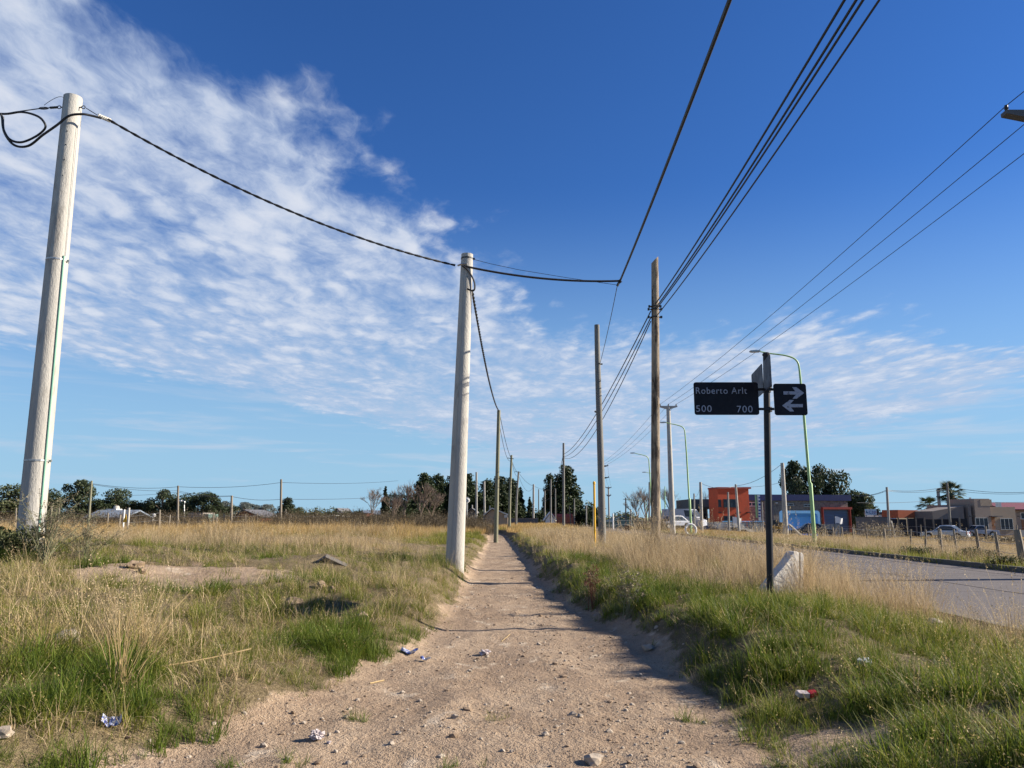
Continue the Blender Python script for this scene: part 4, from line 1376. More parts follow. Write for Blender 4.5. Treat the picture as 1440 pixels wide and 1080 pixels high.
def tree_mesh_set(kind, seed):
    """unit-size (1 m high) crown blobs and trunk for one individual"""
    rg = np.random.default_rng(seed); rr = random.Random(seed)
    mb = MB(); bl = []
    if kind == 'euca':
        n = rr.randint(9, 12)
        for i in range(n):
            h = .20 + .70 * (i + rr.random() * .8) / n; a = i * 2.4 + rr.uniform(-.5, .5); d = rr.uniform(.10, .30) * (1.1 - abs(h - .5) * 1.1)
            s = rr.uniform(.10, .18)
            c = (d * math.cos(a), d * math.sin(a), h); bl.append((*c, s * 1.05, s * 1.05, s * 1.0))
            limb(mb, (0, 0, max(.15, h - .28)), c, .014, .005)
        bl.append((rr.uniform(-.05, .05), 0, .90, .11, .11, .10))
        mb.tube([(0, 0, -.04), (.01, 0, .2), (0, .01, .5), (0, 0, .8)], [.032, .025, .016, .006], 7)
        return mb, leaf_cloud(bl, 5200, .028, rg, .3, .5)
    if kind == 'round':
        n = rr.randint(7, 10)
        for i in range(n):
            a = i * 2.4 + rr.uniform(-.6, .6); h = rr.uniform(.16, .82); d = rr.uniform(.1, .38) * (1.2 - h * .6)
            s = rr.uniform(.15, .24)
            c = (d * math.cos(a), d * math.sin(a), h); bl.append((*c, s * 1.2, s * 1.2, s * .9))
            limb(mb, (0, 0, .15), c, .02, .006)
        mb.tube([(0, 0, -.04), (0, .01, .2), (0, 0, .6)], [.04, .03, .01], 7)
        return mb, leaf_cloud(bl, 5600, .032, rg, .35)
    if kind == 'pine':
        for i in range(17):
            h = .07 + .84 * i / 16
            w_ = .37 * (1 - max(0, (h - .22) / .80) ** 1.35)
            for k in range(4 if h < .6 else 3):
                a = k * 6.28 / 3.5 + i * 1.1 + rr.uniform(-.5, .5); d = w_ * rr.uniform(.45, .80)
                s = rr.uniform(.085, .135) * (1.1 - .45 * h)
                bl.append((d * math.cos(a), d * math.sin(a), h + rr.uniform(-.03, .03), s * 1.2, s * 1.2, s * .85))
        bl.append((0, 0, .40, .20, .20, .34)); bl.append((0, 0, .93, .05, .05, .06))
        mb.tube([(0, 0, -.04), (0, 0, .4), (0, 0, .9)], [.03, .02, .005], 7)
        return mb, leaf_cloud(bl, 12000, .025, rg, .35)
    if kind == 'cypress':
        for i in range(12):
            h = .06 + .86 * i / 11
            w_ = .115 * (1 - max(0, (h - .35) / .68) ** 1.6)
            for k in range(2):
                a = rr.uniform(0, 6.28); d = w_ * .35
                bl.append((d * math.cos(a), d * math.sin(a), h, w_ * .95, w_ * .95, .09))
        mb.tube([(0, 0, -.04), (0, 0, .5), (0, 0, .9)], [.02, .014, .004], 6)
        return mb, leaf_cloud(bl, 4200, .028, rg, .35)
    if kind == 'bush':
        for i in range(8):
            a = rr.uniform(0, 6.28); d = rr.uniform(.0, .5); s = rr.uniform(.25, .42)
            bl.append((d * math.cos(a), d * math.sin(a), rr.uniform(.25, .6), s, s, s * .9))
            limb(mb, (0, 0, 0), (d * math.cos(a), d * math.sin(a), .5), .02, .008, 4)
        return mb, leaf_cloud(bl, 1200, .075, rg, .2)


TREE_CACHE = {}


def tree(name, label, kind, px, Y, top, wscale, leaf, by=742, group=None, bark='bark', seed=None, variants=3):
    X = gx(px, Y, by); z = gz(X, Y)
    H = at(px, top, Y).z - z
    key = (kind, leaf, bark, (seed if seed is not None else random.randrange(variants)))
    if key not in TREE_CACHE:
        mb, (V, F, T) = tree_mesh_set(kind, hash(key[3]) * 13 + len(kind))
        TREE_CACHE[key] = (mb.mesh('trunk', M[bark], True), np_mesh('crown', V, F, M[leaf], {'tint': T}))
    tm, cm = TREE_CACHE[key]
    t = thing(name, label, 'bush' if kind == 'bush' else 'tree', (X, Y, z - .1), random.uniform(0, 6.28), group)
    for nm, me in (('stems' if kind == 'bush' else 'trunk', tm), ('foliage' if kind == 'bush' else 'crown', cm)):
        o = link(nm, me, t)
        o.scale = (H * wscale, H * wscale, H)
    return t


def bare_tree(label, px, Y, top, spread, seed, m='twig', by=740, group='leafless trees'):
    X = gx(px, Y, by); z = gz(X, Y); H = at(px, top, Y).z - z
    rr = random.Random(seed); trunk = MB(); tw = MB()
    def grow(p, d, L, r, lv):
        q = p + d * L
        mb = trunk if lv < 2 else tw
        mid = p.lerp(q, .5) + Vector((rr.uniform(-1, 1), rr.uniform(-1, 1), 0)) * L * .06
        mb.tube([p, mid, q], [r, r * .85, r * .7], 5 if lv < 2 else 3, cap=False)
        if lv >= 5: return
        for k in range(rr.choice((3, 3, 4)) if lv else 5):
            nd = (d + Vector((rr.gauss(0, spread), rr.gauss(0, spread), rr.uniform(-.1, .35)))).normalized()
            grow(p.lerp(q, rr.uniform(.65, 1)), nd, L * rr.uniform(.6, .85), max(r * .56, .007), lv + 1)
    grow(Vector((0, 0, -.1)), Vector((0, 0, 1)), H * .26, H * .016, 0)
    zmax = max(p[2] for p in tw.v)
    k = H / zmax
    for mb in (trunk, tw): mb.v = [(p[0] * k, p[1] * k, p[2] * k) for p in mb.v]
    t = thing('leafless_tree', label, 'tree', (X, Y, z), 0, group)
    trunk.build('trunk', M[m], t, smooth=True); tw.build('crown', M[m], t)
    return t


G_L = 'trees behind the open field'
for a in (('dark round-topped tree just beyond the left concrete pole', 'euca', 107, 95, 673, 1.15, 'leaf_euca', 0),
          ('dense low olive-tinged tree next to the pole at the edge of the field', 'round', 14, 88, 675, 1.25, 'leaf_olive', 1),
          ('dark tree partly hidden behind the left concrete pole', 'round', 52, 90, 680, 1.1, 'leaf_euca', 0),
          ('bushy tree between the tin shed roof and the white tank', 'round', 136, 96, 692, 1.3, 'leaf_euca', 2),
          ('broad dark tree above the white water tank', 'round', 170, 98, 682, 1.05, 'leaf_euca', 1),
          ('smaller tree right of the white water tank tree', 'round', 190, 97, 700, 1.3, 'leaf_euca', 0),
          ('round dark tree left of the field pole with a lamp', 'euca', 226, 96, 687, 1.2, 'leaf_euca', 1),
          ('low dark tree touching the back of the slim field pole', 'round', 243, 98, 692, 1.0, 'leaf_euca', 2),
          ('wide dark tree over the pale rubble wall', 'round', 276, 96, 688, 1.05, 'leaf_euca', 0),
          ('wispy spreading tree at the end of the pale rubble wall', 'euca', 296, 96, 692, 1.2, 'leaf_euca', 2),
          ('short conical dark tree behind the tall bare field pole', 'pine', 402, 90, 697, 1.15, 'leaf_euca', 1),
          ('small olive bush-like tree right of the conical dark tree', 'round', 417, 96, 706, 1.2, 'leaf_olive', 2)):
    tree('field_tree', a[0], a[1], a[2], a[3], a[4], a[5], a[6], seed=a[7], group=G_L)
for i, a in enumerate((('low dark tree filling the gap before the first round tree', 34, 700), ('low dark tree between the concrete pole and the first round tree', 76, 702), ('low dark tree behind the tin roof end', 122, 703), ('low dark tree below the white water tank', 160, 706), ('low dark tree behind the beige wall', 206, 704), ('low dark tree behind the slim field pole', 256, 703), ('low dark tree behind the end of the rubble wall', 312, 709))):
    tree('field_tree', a[0], 'round', a[1], 104 + i, a[2], 2.0, 'leaf_euca', seed=i % 3, group=G_L)
for a in (('pale far gum tree above the dark gabled roof', 340, 190, 705, 0), ('pale far gum tree with thin crown next to the other far gum', 352, 195, 708, 1), ('pale far gum tree left of the short conical tree', 372, 190, 708, 2), ('pale far tree just left of the dark gabled house', 312, 150, 704, 1)):
    tree('far_gum_tree', a[0], 'euca', a[1], a[2], a[3], 1.6, 'leaf_far', seed=a[4], group='pale trees in the distance')
for a in (('olive shrub before the white gable peak', 424, 80, 712, 1.1), ('low round shrub left of the white gable', 445, 84, 711, 1.0), ('dark round shrub touching the white gable', 461, 88, 711, 1.0), ('small shrub right of the white gable', 486, 86, 713, 1.2), ('olive shrub beside the red roof', 500, 84, 712, 1.1), ('green shrub by the fence in the middle of the field edge', 418, 70, 720, .9),
          ('low shrub beneath the greenish field pole', 110, 80, 720, 1.4), ('low grey shrub behind the beige wall', 200, 88, 722, 1.5), ('grey green shrub left of the rubble wall', 254, 85, 722, 1.2), ('brown shrub right of the rubble wall', 303, 80, 719, 1.2), ('dark shrub in front of the gabled house', 350, 78, 727, 1.6)):
    tree('field_shrub', a[0], 'bush', a[1], a[2], a[3], a[4] * .8, 'leaf_olive', group='shrubs along the field edge')

G_M = 'dark trees in the middle distance'
tree('cypress_tree', 'slender pointed cypress among leafless trees', 'cypress', 541, 95, 683, 1.0, 'leaf_cyp', group='cypresses')
tree('cypress_tree', 'tall narrow cypress beside the leaning wooden pole', 'cypress', 732, 118, 683, 1.1, 'leaf_cyp', group='cypresses')
tree('cypress_tree', 'short narrow cypress standing alone before the pale straight pole', 'cypress', 745, 122, 697, 1.0, 'leaf_cyp', group='cypresses')
for a in (('dark tree with a pointed top at the left end of the tall dark row', 596, 108, 663, 1.0, 0, 'pine'), ('dark tree second along the tall dark row', 616, 110, 664, 1.0, 1, 'pine'),
          ('low dark tree behind the leafless trees', 560, 104, 690, 1.3, 1, 'round'), ('dark tree in the row directly behind the path-side concrete pole', 638, 112, 667, 1.1, 2, 'pine'),
          ('dark tree above the wind pump', 658, 110, 664, 1.0, 0, 'pine'), ('dark tree between the pale post and the greenish wooden pole', 684, 112, 671, 1.0, 1, 'pine'),
          ('dark tree behind the greenish wooden pole', 702, 114, 668, 1.1, 2, 'pine'), ('dark tree just right of the greenish wooden pole', 718, 116, 670, 1.0, 0, 'pine'), ('low dark tree filling the base of the row', 580, 106, 697, 1.5, 2, 'round'),
          ('low dark tree behind the small house', 676, 108, 695, 1.5, 0, 'round')):
    tree('dark_tree', a[0], a[6], a[1], a[2], a[3], a[4], 'leaf_pine', seed=a[5], group=G_M)
tree('pine_tree', 'big broad conical dark pine over the red brick wall', 'pine', 796, 118, 652, .98, 'leaf_pine', seed=0, group=None)
tree('pine_tree', 'narrow dark pine pressed against the left side of the big pine', 'pine', 775, 120, 663, .62, 'leaf_pine', seed=1, group=None)
for a in (('low dark bush left of the big pine', 762, 112, 712, 1.0), ('round dark bush right of the big pine', 824, 116, 703, .85), ('round bush behind the yellow marker post', 836, 112, 706, .8)):
    tree('round_bush', a[0], 'bush', a[1], a[2], a[3], a[4], 'leaf_pine', group='round bushes beside the pine')
for a in (('leafless tree with wide thin branches left of the pointed cypress', 522, 88, 684, .40, 1, 'twig'), ('leafless pale brown tree right of the pointed cypress', 568, 84, 673, .26, 2, 'twig'), ('leafless brown tree in front of the dark row', 592, 84, 676, .30, 3, 'twig'),
          ('small leafless tree left of the path-side concrete pole', 606, 88, 690, .32, 8, 'twig'), ('small leafless tree leaning near the pointed cypress', 553, 82, 693, .3, 9, 'twig'),
          ('leafless tree beside the teal shed', 897, 92, 688, .34, 4, 'twig'), ('leafless tree left of the tall brown wooden pole', 909, 95, 683, .34, 5, 'twig'), ('leafless tree behind the concrete power pole', 944, 112, 683, .32, 6, 'twig_grey'), ('small leafless tree beside the dark concrete building', 990, 112, 690, .3, 7, 'twig_grey')):
    bare_tree(*a[:6], m=a[6])
for i, a in enumerate((('brown scrub bush before the leafless trees near the road', 884, 100, 715, 1.2), ('olive scrub bush beside the teal shed', 868, 104, 720, 1.2), ('dark scrub bush by the tall brown wooden pole', 932, 108, 716, 1.2), ('low scrub bush beyond the white van', 955, 125, 722, 1.3), ('low scrub bush between van and concrete building', 962, 130, 720, 1.2), ('grey scrub bush left of the teal shed', 850, 108, 722, 1.2))):
    tree('scrub_bush', a[0], 'bush', a[1], a[2], a[3], a[4], 'leaf_olive', group='scrub bushes near the road')
tree('gum_tree', 'tall open-crowned gum tree left of the lime green lamp', 'euca', 1122, 125, 646, .72, 'leaf_euca', seed=0, bark='bark_pale', group='gum trees behind the shop')
tree('gum_tree', 'gum tree with small round crown touching the lime green lamp', 'euca', 1153, 124, 653, .6, 'leaf_euca', seed=1, bark='bark_pale', group='gum trees behind the shop')
tree('gum_tree', 'biggest gum tree standing over the blue fascia', 'round', 1184, 124, 653, .72, 'leaf_euca', seed=1, bark='bark_pale', group='gum trees behind the shop')
tree('gum_tree', 'broad dark gum tree at the corner of the shop', 'round', 1210, 120, 677, .85, 'leaf_euca', seed=2, bark='bark_pale', group='gum trees behind the shop')
tree('gum_tree', 'low gum tree with dry patches above the billboard', 'euca', 1217, 118, 692, 1.1, 'leaf_olive', seed=2, bark='bark_pale', group='gum trees behind the shop')


def palm(label, px, Y, top, mid, spread, skirt):
    X = gx(px, Y, 744); z = gz(X, Y); zc = at(px, mid, Y).z - z; rr = random.Random(int(px))
    L = at(px, top, Y).z - z - zc
    t = thing('palm_tree', label, 'palm tree', (X, Y, z), 0, 'fan palms')
    MB().tube([(0, 0, -.2), (.03, 0, zc * .5), (0, 0, zc)], [.38, .30, .26], 10).build('trunk', M['bark'], t, smooth=True)
    def frond(Lf):
        m_ = MB(); T = []
        m_.tube([(0, 0, 0), (Lf * .3, 0, Lf * .05), (Lf * .5, 0, .02)], .025, 4)
        T += [.5] * len(m_.v)
        for k in range(15):
            a = R(-75 + 150 * k / 14); ll = Lf * .55 * (1 - .25 * abs(a) / 1.3)
            p = Vector((Lf * .48, 0, .02)); dd = Vector((math.cos(a), math.sin(a), -.12)); e = p + dd * ll - Vector((0, 0, ll * .25))
            s_ = Vector((-math.sin(a), math.cos(a), 0)) * ll * .06; md_ = p + dd * ll * .55
            n0 = len(m_.v); m_.add([p, md_ - s_, e, md_ + s_], [(0, 1, 2, 3)]); T += [random.random()] * 4
        me = m_.mesh('frond', M['leaf_palm']); a_ = me.attributes.new('tint', 'FLOAT', 'POINT'); a_.data.foreach_set('value', T)
        return me
    ms = [frond(L * 1.1) for _ in range(3)]
    for k in range(34):
        o = link('frond', ms[k % 3], t); o.location = (0, 0, zc)
        el = rr.uniform(-.75, 1.35) ; o.rotation_euler = (rr.uniform(-.3, .3), -el, rr.uniform(0, 6.28))
        o.scale = (rr.uniform(.85, 1.1) * spread,) * 3
    if skirt:
        V, F, T = leaf_cloud([(0, 0, zc - L * .75, L * .42, L * .42, L * .62)], 500, .3, np.random.default_rng(3), .4, 2)
        o = link('dead_skirt', np_mesh('dead_skirt', V, F, M['leaf_skirt'], {'tint': T}), t)
palm('shorter fan palm behind the orange roof', 1309.5, 112, 699, 713, 1.25, False)
palm('taller fan palm with a skirt of dead leaves behind the beige house', 1342.5, 108, 680, 695, 1.3, True)

# ================================================================== BUILDINGS BEYOND THE ROAD
M['orange'] = mat('orange_render', (.60, .095, .038), .85, .1, 2, .15, 30, dirt=(.40, .09, .04), dscale=1.0)
M['stone_wall'] = mat('mixed_stone_blocks', (.23, .20, .165), .95, .45, 2.6, .6, 6, dirt=(.13, .115, .10), dscale=3.4, damt=(.48, .6))
M['navy'] = mat('navy_fascia', (.012, .022, .10), .5, .15, 1)
M['red_frame'] = mat('red_brown_frame', (.36, .055, .035), .7, .1, 2)
M['shutter'] = mat('blue_grey_shutter', (.15, .19, .25), .5, .12, 2, metal=.2)
M['glass'] = mat('dark_window_glass', (.03, .042, .055), .25, .3, 1.2, spec=.3)
M['dark_grey'] = mat('dark_grey_render', (.10, .105, .115), .9, .2, 2)
M['beige'] = mat('beige_render', (.36, .28, .205), .9, .1, 1.5, dirt=(.30, .235, .175), dscale=.6)
M['beige_dark'] = mat('brown_beige_render', (.30, .235, .19), .9, .1, 1.5)
M['side_grey'] = mat('grey_brown_render', (.18, .155, .14), .9, .12, 1.5)
M['door_brown'] = mat('brown_wood_door', (.25, .11, .045), .6, .2, 4)
M['maroon'] = mat('maroon_sheet_roof', (.17, .05, .055), .6, .12, 2)
M['pool_blue'] = mat('sky_blue_fibreglass', (.15, .47, .88), .35, .08, 1, spec=.5)
M['pool_rim'] = mat('pale_blue_fibreglass', (.22, .50, .80), .4, .06, 1)
M['panel'] = mat('grey_concrete_panel', (.30, .31, .30), .9, .15, 1.2, dirt=(.2, .2, .19))
M['sheet_blue'] = mat('pale_blue_grey_sheet_metal', (.17, .205, .25), .6, .2, 1.4, dirt=(.11, .12, .135), dscale=.8)
M['roof_grey'] = mat('grey_roof', (.11, .11, .12), .85, .2, 1.5)
M['brick_red'] = mat('red_brick_wall', (.30, .10, .06), .9, .25, 5, dirt=(.22, .12, .09))
M['rubble'] = mat('rubble_wall', (.24, .21, .19), .95, .35, 2.5, .5, 5, dirt=(.2, .17, .15), dscale=2)
M['teal'] = mat('teal_sheet_wall', (.17, .27, .24), .8, .15, 1)
M['cloth_and_shade'] = mat('black_cloth_and_painted_shade', (.018, .020, .026), .95, .4, 1.5)  # fence cloth; its black also paints the shade in two openings
M['tarp_orange'] = mat('orange_red_sheet', (.44, .11, .045), .8, .12, 1.5)
M['yellow_machine'] = mat('dull_yellow_machine_paint', (.48, .24, .03), .6, .25, 3, dirt=(.2, .12, .05))
M['rubber'] = mat('tyre_rubber', (.02, .02, .02), .9, .3, 10)
M['silver'] = mat('silver_car_paint', (.46, .48, .52), .3, .04, 2, metal=.6)
M['dark_car'] = mat('dark_car_paint', (.022, .026, .036), .25, .1, 2, spec=.6)
M['white_car'] = mat('white_car_paint', (.36, .38, .43), .35, .05, 2)
M['light_red'] = mat('tail_light', (.35, .02, .02), .3)
M['light_clear'] = mat('head_light', (.7, .7, .68), .2)
M['flag'] = mat('white_cloth', (.74, .74, .74), .9, .06, 3)
M['logo_blue'] = mat('blue_lettering', (.02, .05, .28), .5)


class Site:
    """a building front seen at distance Y: px, py in the photograph give local x, z (metres)"""
    def __init__(s, name, label, cat, px, Y, py=746, rz=0.0, group=None):
        s.X = gx(px, Y, py); s.Y = Y; s.z = gz(s.X, Y)
        s.o = thing(name, label, cat, (s.X, Y, s.z), rz, group)
    def p(s, px, py):
        q = at(px, py, s.Y); return q.x - s.X, q.z - s.z
    def block(s, nm, m, x0, y0, x1, y1, d0=0.0, d1=6.0, parent=None, bevel=0, down=False):
        """box from pixel corner (x0, y0) to (x1, y1), front face at local depth d0, back at d1"""
        a, zt = s.p(x0, y0); b, zb = s.p(x1, y1)
        if down: zb = -.3
        mb = MB(); mb.box(((a + b) / 2, (d0 + d1) / 2, (zt + zb) / 2), (b - a, d1 - d0, zt - zb))
        return mb.build(nm, m, parent or s.o, bevel=bevel)
    def window(s, x0, y0, x1, y1, cols=2, rows=1, fr='dark_metal', d=0.0, fw=.06):
        a, zt = s.p(x0, y0); b, zb = s.p(x1, y1)
        f = MB()
        f.box(((a + b) / 2, d - .02, zt - fw / 2), (b - a, .10, fw)); f.box(((a + b) / 2, d - .03, zb + fw / 2), (b - a + .1, .16, fw))
        for k in range(cols + 1):
            f.box((a + (b - a) * k / cols + (fw / 2 if k == 0 else -fw / 2 if k == cols else 0), d - .018, (zt + zb) / 2), (fw, .094, zt - zb - 2 * fw))
        for k in range(1, rows): f.box(((a + b) / 2, d - .016, zb + (zt - zb) * k / rows), (b - a, .08, fw * .7))
        o = f.build('window', M[fr], s.o)
        for k in range(cols):
            g = MB(); xx = a + (b - a) * (k + .5) / cols
            g.box((xx, d - .012, (zt + zb) / 2), ((b - a) / cols - fw * 1.02, .03, zt - zb - 2 * fw)); g.build('pane', M['glass'], o)
        return o


# dark concrete building left of the orange block
S = Site('dark_concrete_building', 'dark grey concrete building with an open shadowed front beside the orange block', 'building', 983, 106)
S.block('wall', M['dark_grey'], 970, 716, 998, 748, .6, 8, down=True)
S.block('roof_slab', M['dark_grey'], 968.5, 702, 998, 716, -.2, 8.2)
S.block('upper_wall', M['side_grey'], 988, 704, 996.5, 713, -.8, -.2)
S.block('doorway', M['cloth_and_shade'], 984, 722, 995, 748, .5, .62, down=True)  # no real recess: a black sheet paints the shade inside
S.block('side_post', M['side_grey'], 970, 716, 973, 748, -.2, .58, down=True)

# orange block and stone shop
S = Site('orange_block_shop', 'orange two storey block joined to a long stone shop with a red framed shutter', 'shop', 1090, 100, rz=R(9))
S.block('tower', M['orange'], 998.5, 687, 1047, 748, -1.2, 1.6, down=True)
S.block('parapet', M['red_frame'], 998, 686, 1047.5, 688.2, -1.3, 1.7)
S.block('stone_wall', M['stone_wall'], 1047.2, 704, 1204, 748, 0, 6.0, down=True)
S.block('fascia', M['navy'], 1047.4, 695.5, 1205, 704, -.25, 6.1)
S.window(1007, 702.5, 1027.5, 714, 2, d=-1.2)
S.window(999.5, 703, 1004, 713.5, 1, d=-1.2)
S.window(1007.5, 725.5, 1024, 735, 1, d=-1.2)
S.window(1049, 706.5, 1061, 712, 2, fr='white', d=0)
S.window(1102, 708, 1118, 711.5, 2, fr='galv', d=0); S.window(1133, 709, 1146, 712.5, 2, fr='galv', d=0)
for (xa, ya) in ((1000, 720), (1028, 720), (1041, 720)): 
    S.block('wall_light', M['dark_metal'], xa, ya, xa + 3.4, ya + 1.3, -1.5, -1.2)
S.block('wall_light', M['white'], 1090, 706.6, 1093, 707.8, -.2, 0)
# navy downpipe on the stone wall
S.block('downpipe', M['navy'], 1085, 704, 1087, 746, -.2, 0)
fr_ = MB()
for (x0, y0, x1, y1) in ((1159.8, 713, 1205, 716.2), (1159.8, 716.2, 1163, 749), (1201.5, 716.2, 1205.2, 749)):
    a, zt = S.p(x0, y0); b, zb = S.p(x1, y1)
    fr_.box(((a + b) / 2, -.2, (zt + zb) / 2), (b - a, .5, zt - zb))
fr_.build('shutter_frame', M['red_frame'], S.o)
a, zt = S.p(1163, 716.2); b, zb = S.p(1201.5, 748)
sh = MB(); sh.box(((a + b) / 2, -.02, (zt + zb) / 2), (b - a, .05, zt - zb)); sho = sh.build('shutter', M['shutter'], S.o)
nz = 15; rowm = MB(); rowm.prism([(-.06, -.085), (-.09, 0), (-.06, .085), (-.04, .085), (-.04, -.085)], 'x', a + .01, b - .01); rme = rowm.mesh('shutter_slat', M['shutter'])
for k in range(nz):
    o = link('shutter_slat', rme, sho); o.location = (0, 0, zb + (zt - zb) * (k + .5) / nz)
for (x0, x1) in ((1052, 1052.8), (1166, 1166.7)): S.block('roof_vent', M['dark_metal'], x0, 688, x1, 695.5, 3, 3.1)

# low wall of concrete panels
S = Site('panel_wall', 'low grey concrete panel wall with a pale blue rail in front of the orange block', 'wall', 1035, 93, rz=R(11))
for k, (x0, x1) in enumerate(((990, 1001.5), (1002, 1013.5), (1014, 1026), (1040, 1052), (1052.5, 1061), (1061.5, 1072), (1072.5, 1078))):
    S.block('wall_panel', M['panel'], x0, 734 + random.uniform(-.3, .3), x1, 750, 0, .12, down=True)
S.block('rail', M['pool_rim'], 1014, 732.6, 1078, 733.6, -.05, .1)
for x in (1001.7, 1013.7, 1061.2): S.block('post', M['dark_metal'], x - .3, 731, x + .5, 750, -.12, -.02, down=True)
S = Site('panel_wall', 'short pale ribbed fence panel between the blue pool and the shutter', 'wall', 1165, 90)
for k in range(6): S.block('wall_panel', M['panel'], 1153 + k * 5, 737, 1157.7 + k * 5, 750, 0, .07, down=True)

# upright fibreglass pool
S = Site('fibreglass_pool', 'sky blue fibreglass pool shell stood on its side in front of the shop', 'pool shell', 1124, 92, rz=R(9))
a, zt = S.p(1094, 718); b, _ = S.p(1155, 718)
ring = rrect(a, b, -.1, zt, .35, 5); inn = rrect(a + .32, b - .32, .1, zt - .32, .3, 5); back = rrect(a + .7, b - .7, .3, zt - .7, .3, 5)
n = len(ring); mb = MB()
mb.add([(p[0], 0, p[1]) for p in ring] + [(p[0], 0, p[1]) for p in inn], [(i, (i + 1) % n, n + (i + 1) % n, n + i) for i in range(n)])
mb.add([(p[0], 0, p[1]) for p in ring] + [(p[0], .12, p[1]) for p in ring], [(i, (i + 1) % n, n + (i + 1) % n, n + i) for i in range(n)])
mb.build('rim', M['pool_rim'], S.o)
mb = MB(); mb.add([(p[0], .002, p[1]) for p in inn] + [(p[0], .9, p[1]) for p in back], [(i, (i + 1) % n, n + (i + 1) % n, n + i) for i in range(n)] + [tuple(range(n, 2 * n))])
mb.build('basin', M['pool_blue'], S.o)

# white and green totem and pipe stands
S = Site('sign_totem', 'narrow upright white and green sign totem on a grey lattice leg', 'sign', 1066, 88)
pn = S.block('board', M['white'], 1065.5, 696, 1070.5, 732, 0, .15)
S.block('green_stripe', M['green_lamp'], 1062, 696, 1065.5, 728, 0, .15)
for k, (y0, y1) in enumerate(((699, 701), (703.5, 706), (708, 711), (713, 714), (716.5, 719), (721, 723), (725, 727))): S.block('lettering', M['logo_blue'], 1066.5, y0, 1069.5, y1, -.02, 0, pn)
for x in (1066, 1069.5): S.block('leg', M['galv'], x, 732, x + .9, 752, .02, .1, down=True)
for k in range(4):
    x0, z0_ = S.p(1066.4, 734 + k * 4); x1_, z1_ = S.p(1069.8, 738 + k * 4)
    MB().bar((x0, .05, z0_), (x1_, .05, z1_), .05).build('lattice_bar', M['galv'], S.o)
pole_at('far_pole', 'thin pale pole just right of the white and green totem', 'pole', 1073, 751, 1071.5, 706, 86, .075, .06, M['concrete'], 'poles in front of the shop', n=8)
pole_at('far_pole', 'grey concrete pole left of the orange block', 'pole', 987, 750, 985, 678, 76, .17, .13, M['concrete_pole'], 'poles in front of the shop', n=10)
pole_at('far_pole', 'thin pole in front of the orange block window', 'pole', 1025.5, 750, 1023.5, 692, 78, .11, .09, M['concrete'], 'poles in front of the shop', n=8)
pole_at('far_pole', 'pale pole at the right edge of the orange block', 'pole', 1039.5, 749, 1034.5, 681, 80, .15, .11, M['concrete_pole'], 'poles in front of the shop', n=10)
tq = pole_at('far_pole', 'tall pale concrete pole with a diagonal brace before the blue pool', 'pole', 1105.5, 757, 1100, 651, 62, .22, .14, M['concrete_pole'], 'poles in front of the shop', n=12)
q0 = at(1110, 738, 62) - tq.location; q1 = at(1133, 759, 60) - tq.location
MB().bar(q0, q1, .14).build('brace', M['concrete'], tq)
pole_at('far_pole', 'dark slim service pole with a meter box beside the lime green lamp foot', 'pole', 976.5, 748, 976, 694, 82, .10, .08, M['concrete'], 'poles in front of the shop', n=8)
tb = pole_at('far_pole', 'grey slim pole in front of the dark wall near the billboard', 'pole', 1250, 745, 1247, 685, 84, .15, .12, M['concrete'], 'poles in front of the shop', n=10)
MB().bar(Vector((.3, 0, 1.9)), Vector((.75, .2, 0)), .16).build('brace', M['concrete'], tb)
pole_at('far_pole', 'slim pole rising before the beige house near the taller palm', 'pole', 1336, 740, 1331.5, 679, 90, .16, .12, M['wood_grey'], 'poles in front of the shop', n=10)
S = Site('power_pole', 'far power pole with a bowl shaped head between the two palms', 'power pole', 1322, 140, 742)
S.block('shaft', M['concrete'], 1321.2, 688, 1323, 744, 0, .3, down=True)
for (y, w_) in ((686.5, 2.6), (697.5, 4)): S.block('cross_arm', M['dark_grey'], 1322 - w_, y, 1322 + w_, y + 1.8, -.1, .4)
# wires over there
def wire_px(label, pts, r=.016, sag=.25, group='wires beyond the road'):
    P = []
    for (a, b) in zip(pts[:-1], pts[1:]):
        P += catenary(at(*a), at(*b), sag, 8)[(1 if P else 0):]
    cable(label, P, r, group=group, name='far_wire', n=4)
wire_px('wire across the orange block to the tall brace pole before the pool', [(985, 679, 76), (1034.5, 683, 80), (1100, 652, 62)], .018, .4)
wire_px('wire from the tall brace pole to the shop roof', [(1100, 678, 62), (1035, 684, 80)], .012, .2)
wire_px('drop wire from the concrete pole to the dark slim service pole', [(985, 681, 76), (976, 697, 82)], .012, .5)
wire_px('upper wire running past the taller palm', [(1200, 696, 100), (1247, 689, 84), (1331.5, 684, 90), (1445, 692, 84), (1520, 688, 84)], .022, .3)
wire_px('second wire just below the upper one past the taller palm', [(1200, 697, 100), (1247, 690.5, 84), (1331.5, 688, 90), (1445, 694, 84), (1520, 690, 84)], .018, .25)
wire_px('low thin wire above the orange roof', [(1205, 707, 105), (1320, 703, 140), (1445, 706, 140)], .025, .2)
G2 = 'wires over the open field'
wire_px('upper wire over the field, carried by the tall bare pole', [(-60, 700, 46), (60, 690, 46), (128.5, 680, 46), (250.5, 684.5, 54), (395.5, 678.5, 58), (560, 676, 90)], .013, .18, G2)
wire_px('lower wire over the field, carried by the tall bare pole', [(150, 696, 80), (250, 692, 70), (325, 698, 56), (395, 702, 58), (560, 697, 90)], .013, .15, G2)
wire_px('short far wire behind the round trees of the field', [(128, 681, 46), (250, 690, 54), (325, 697, 56)], .010, .15, G2)

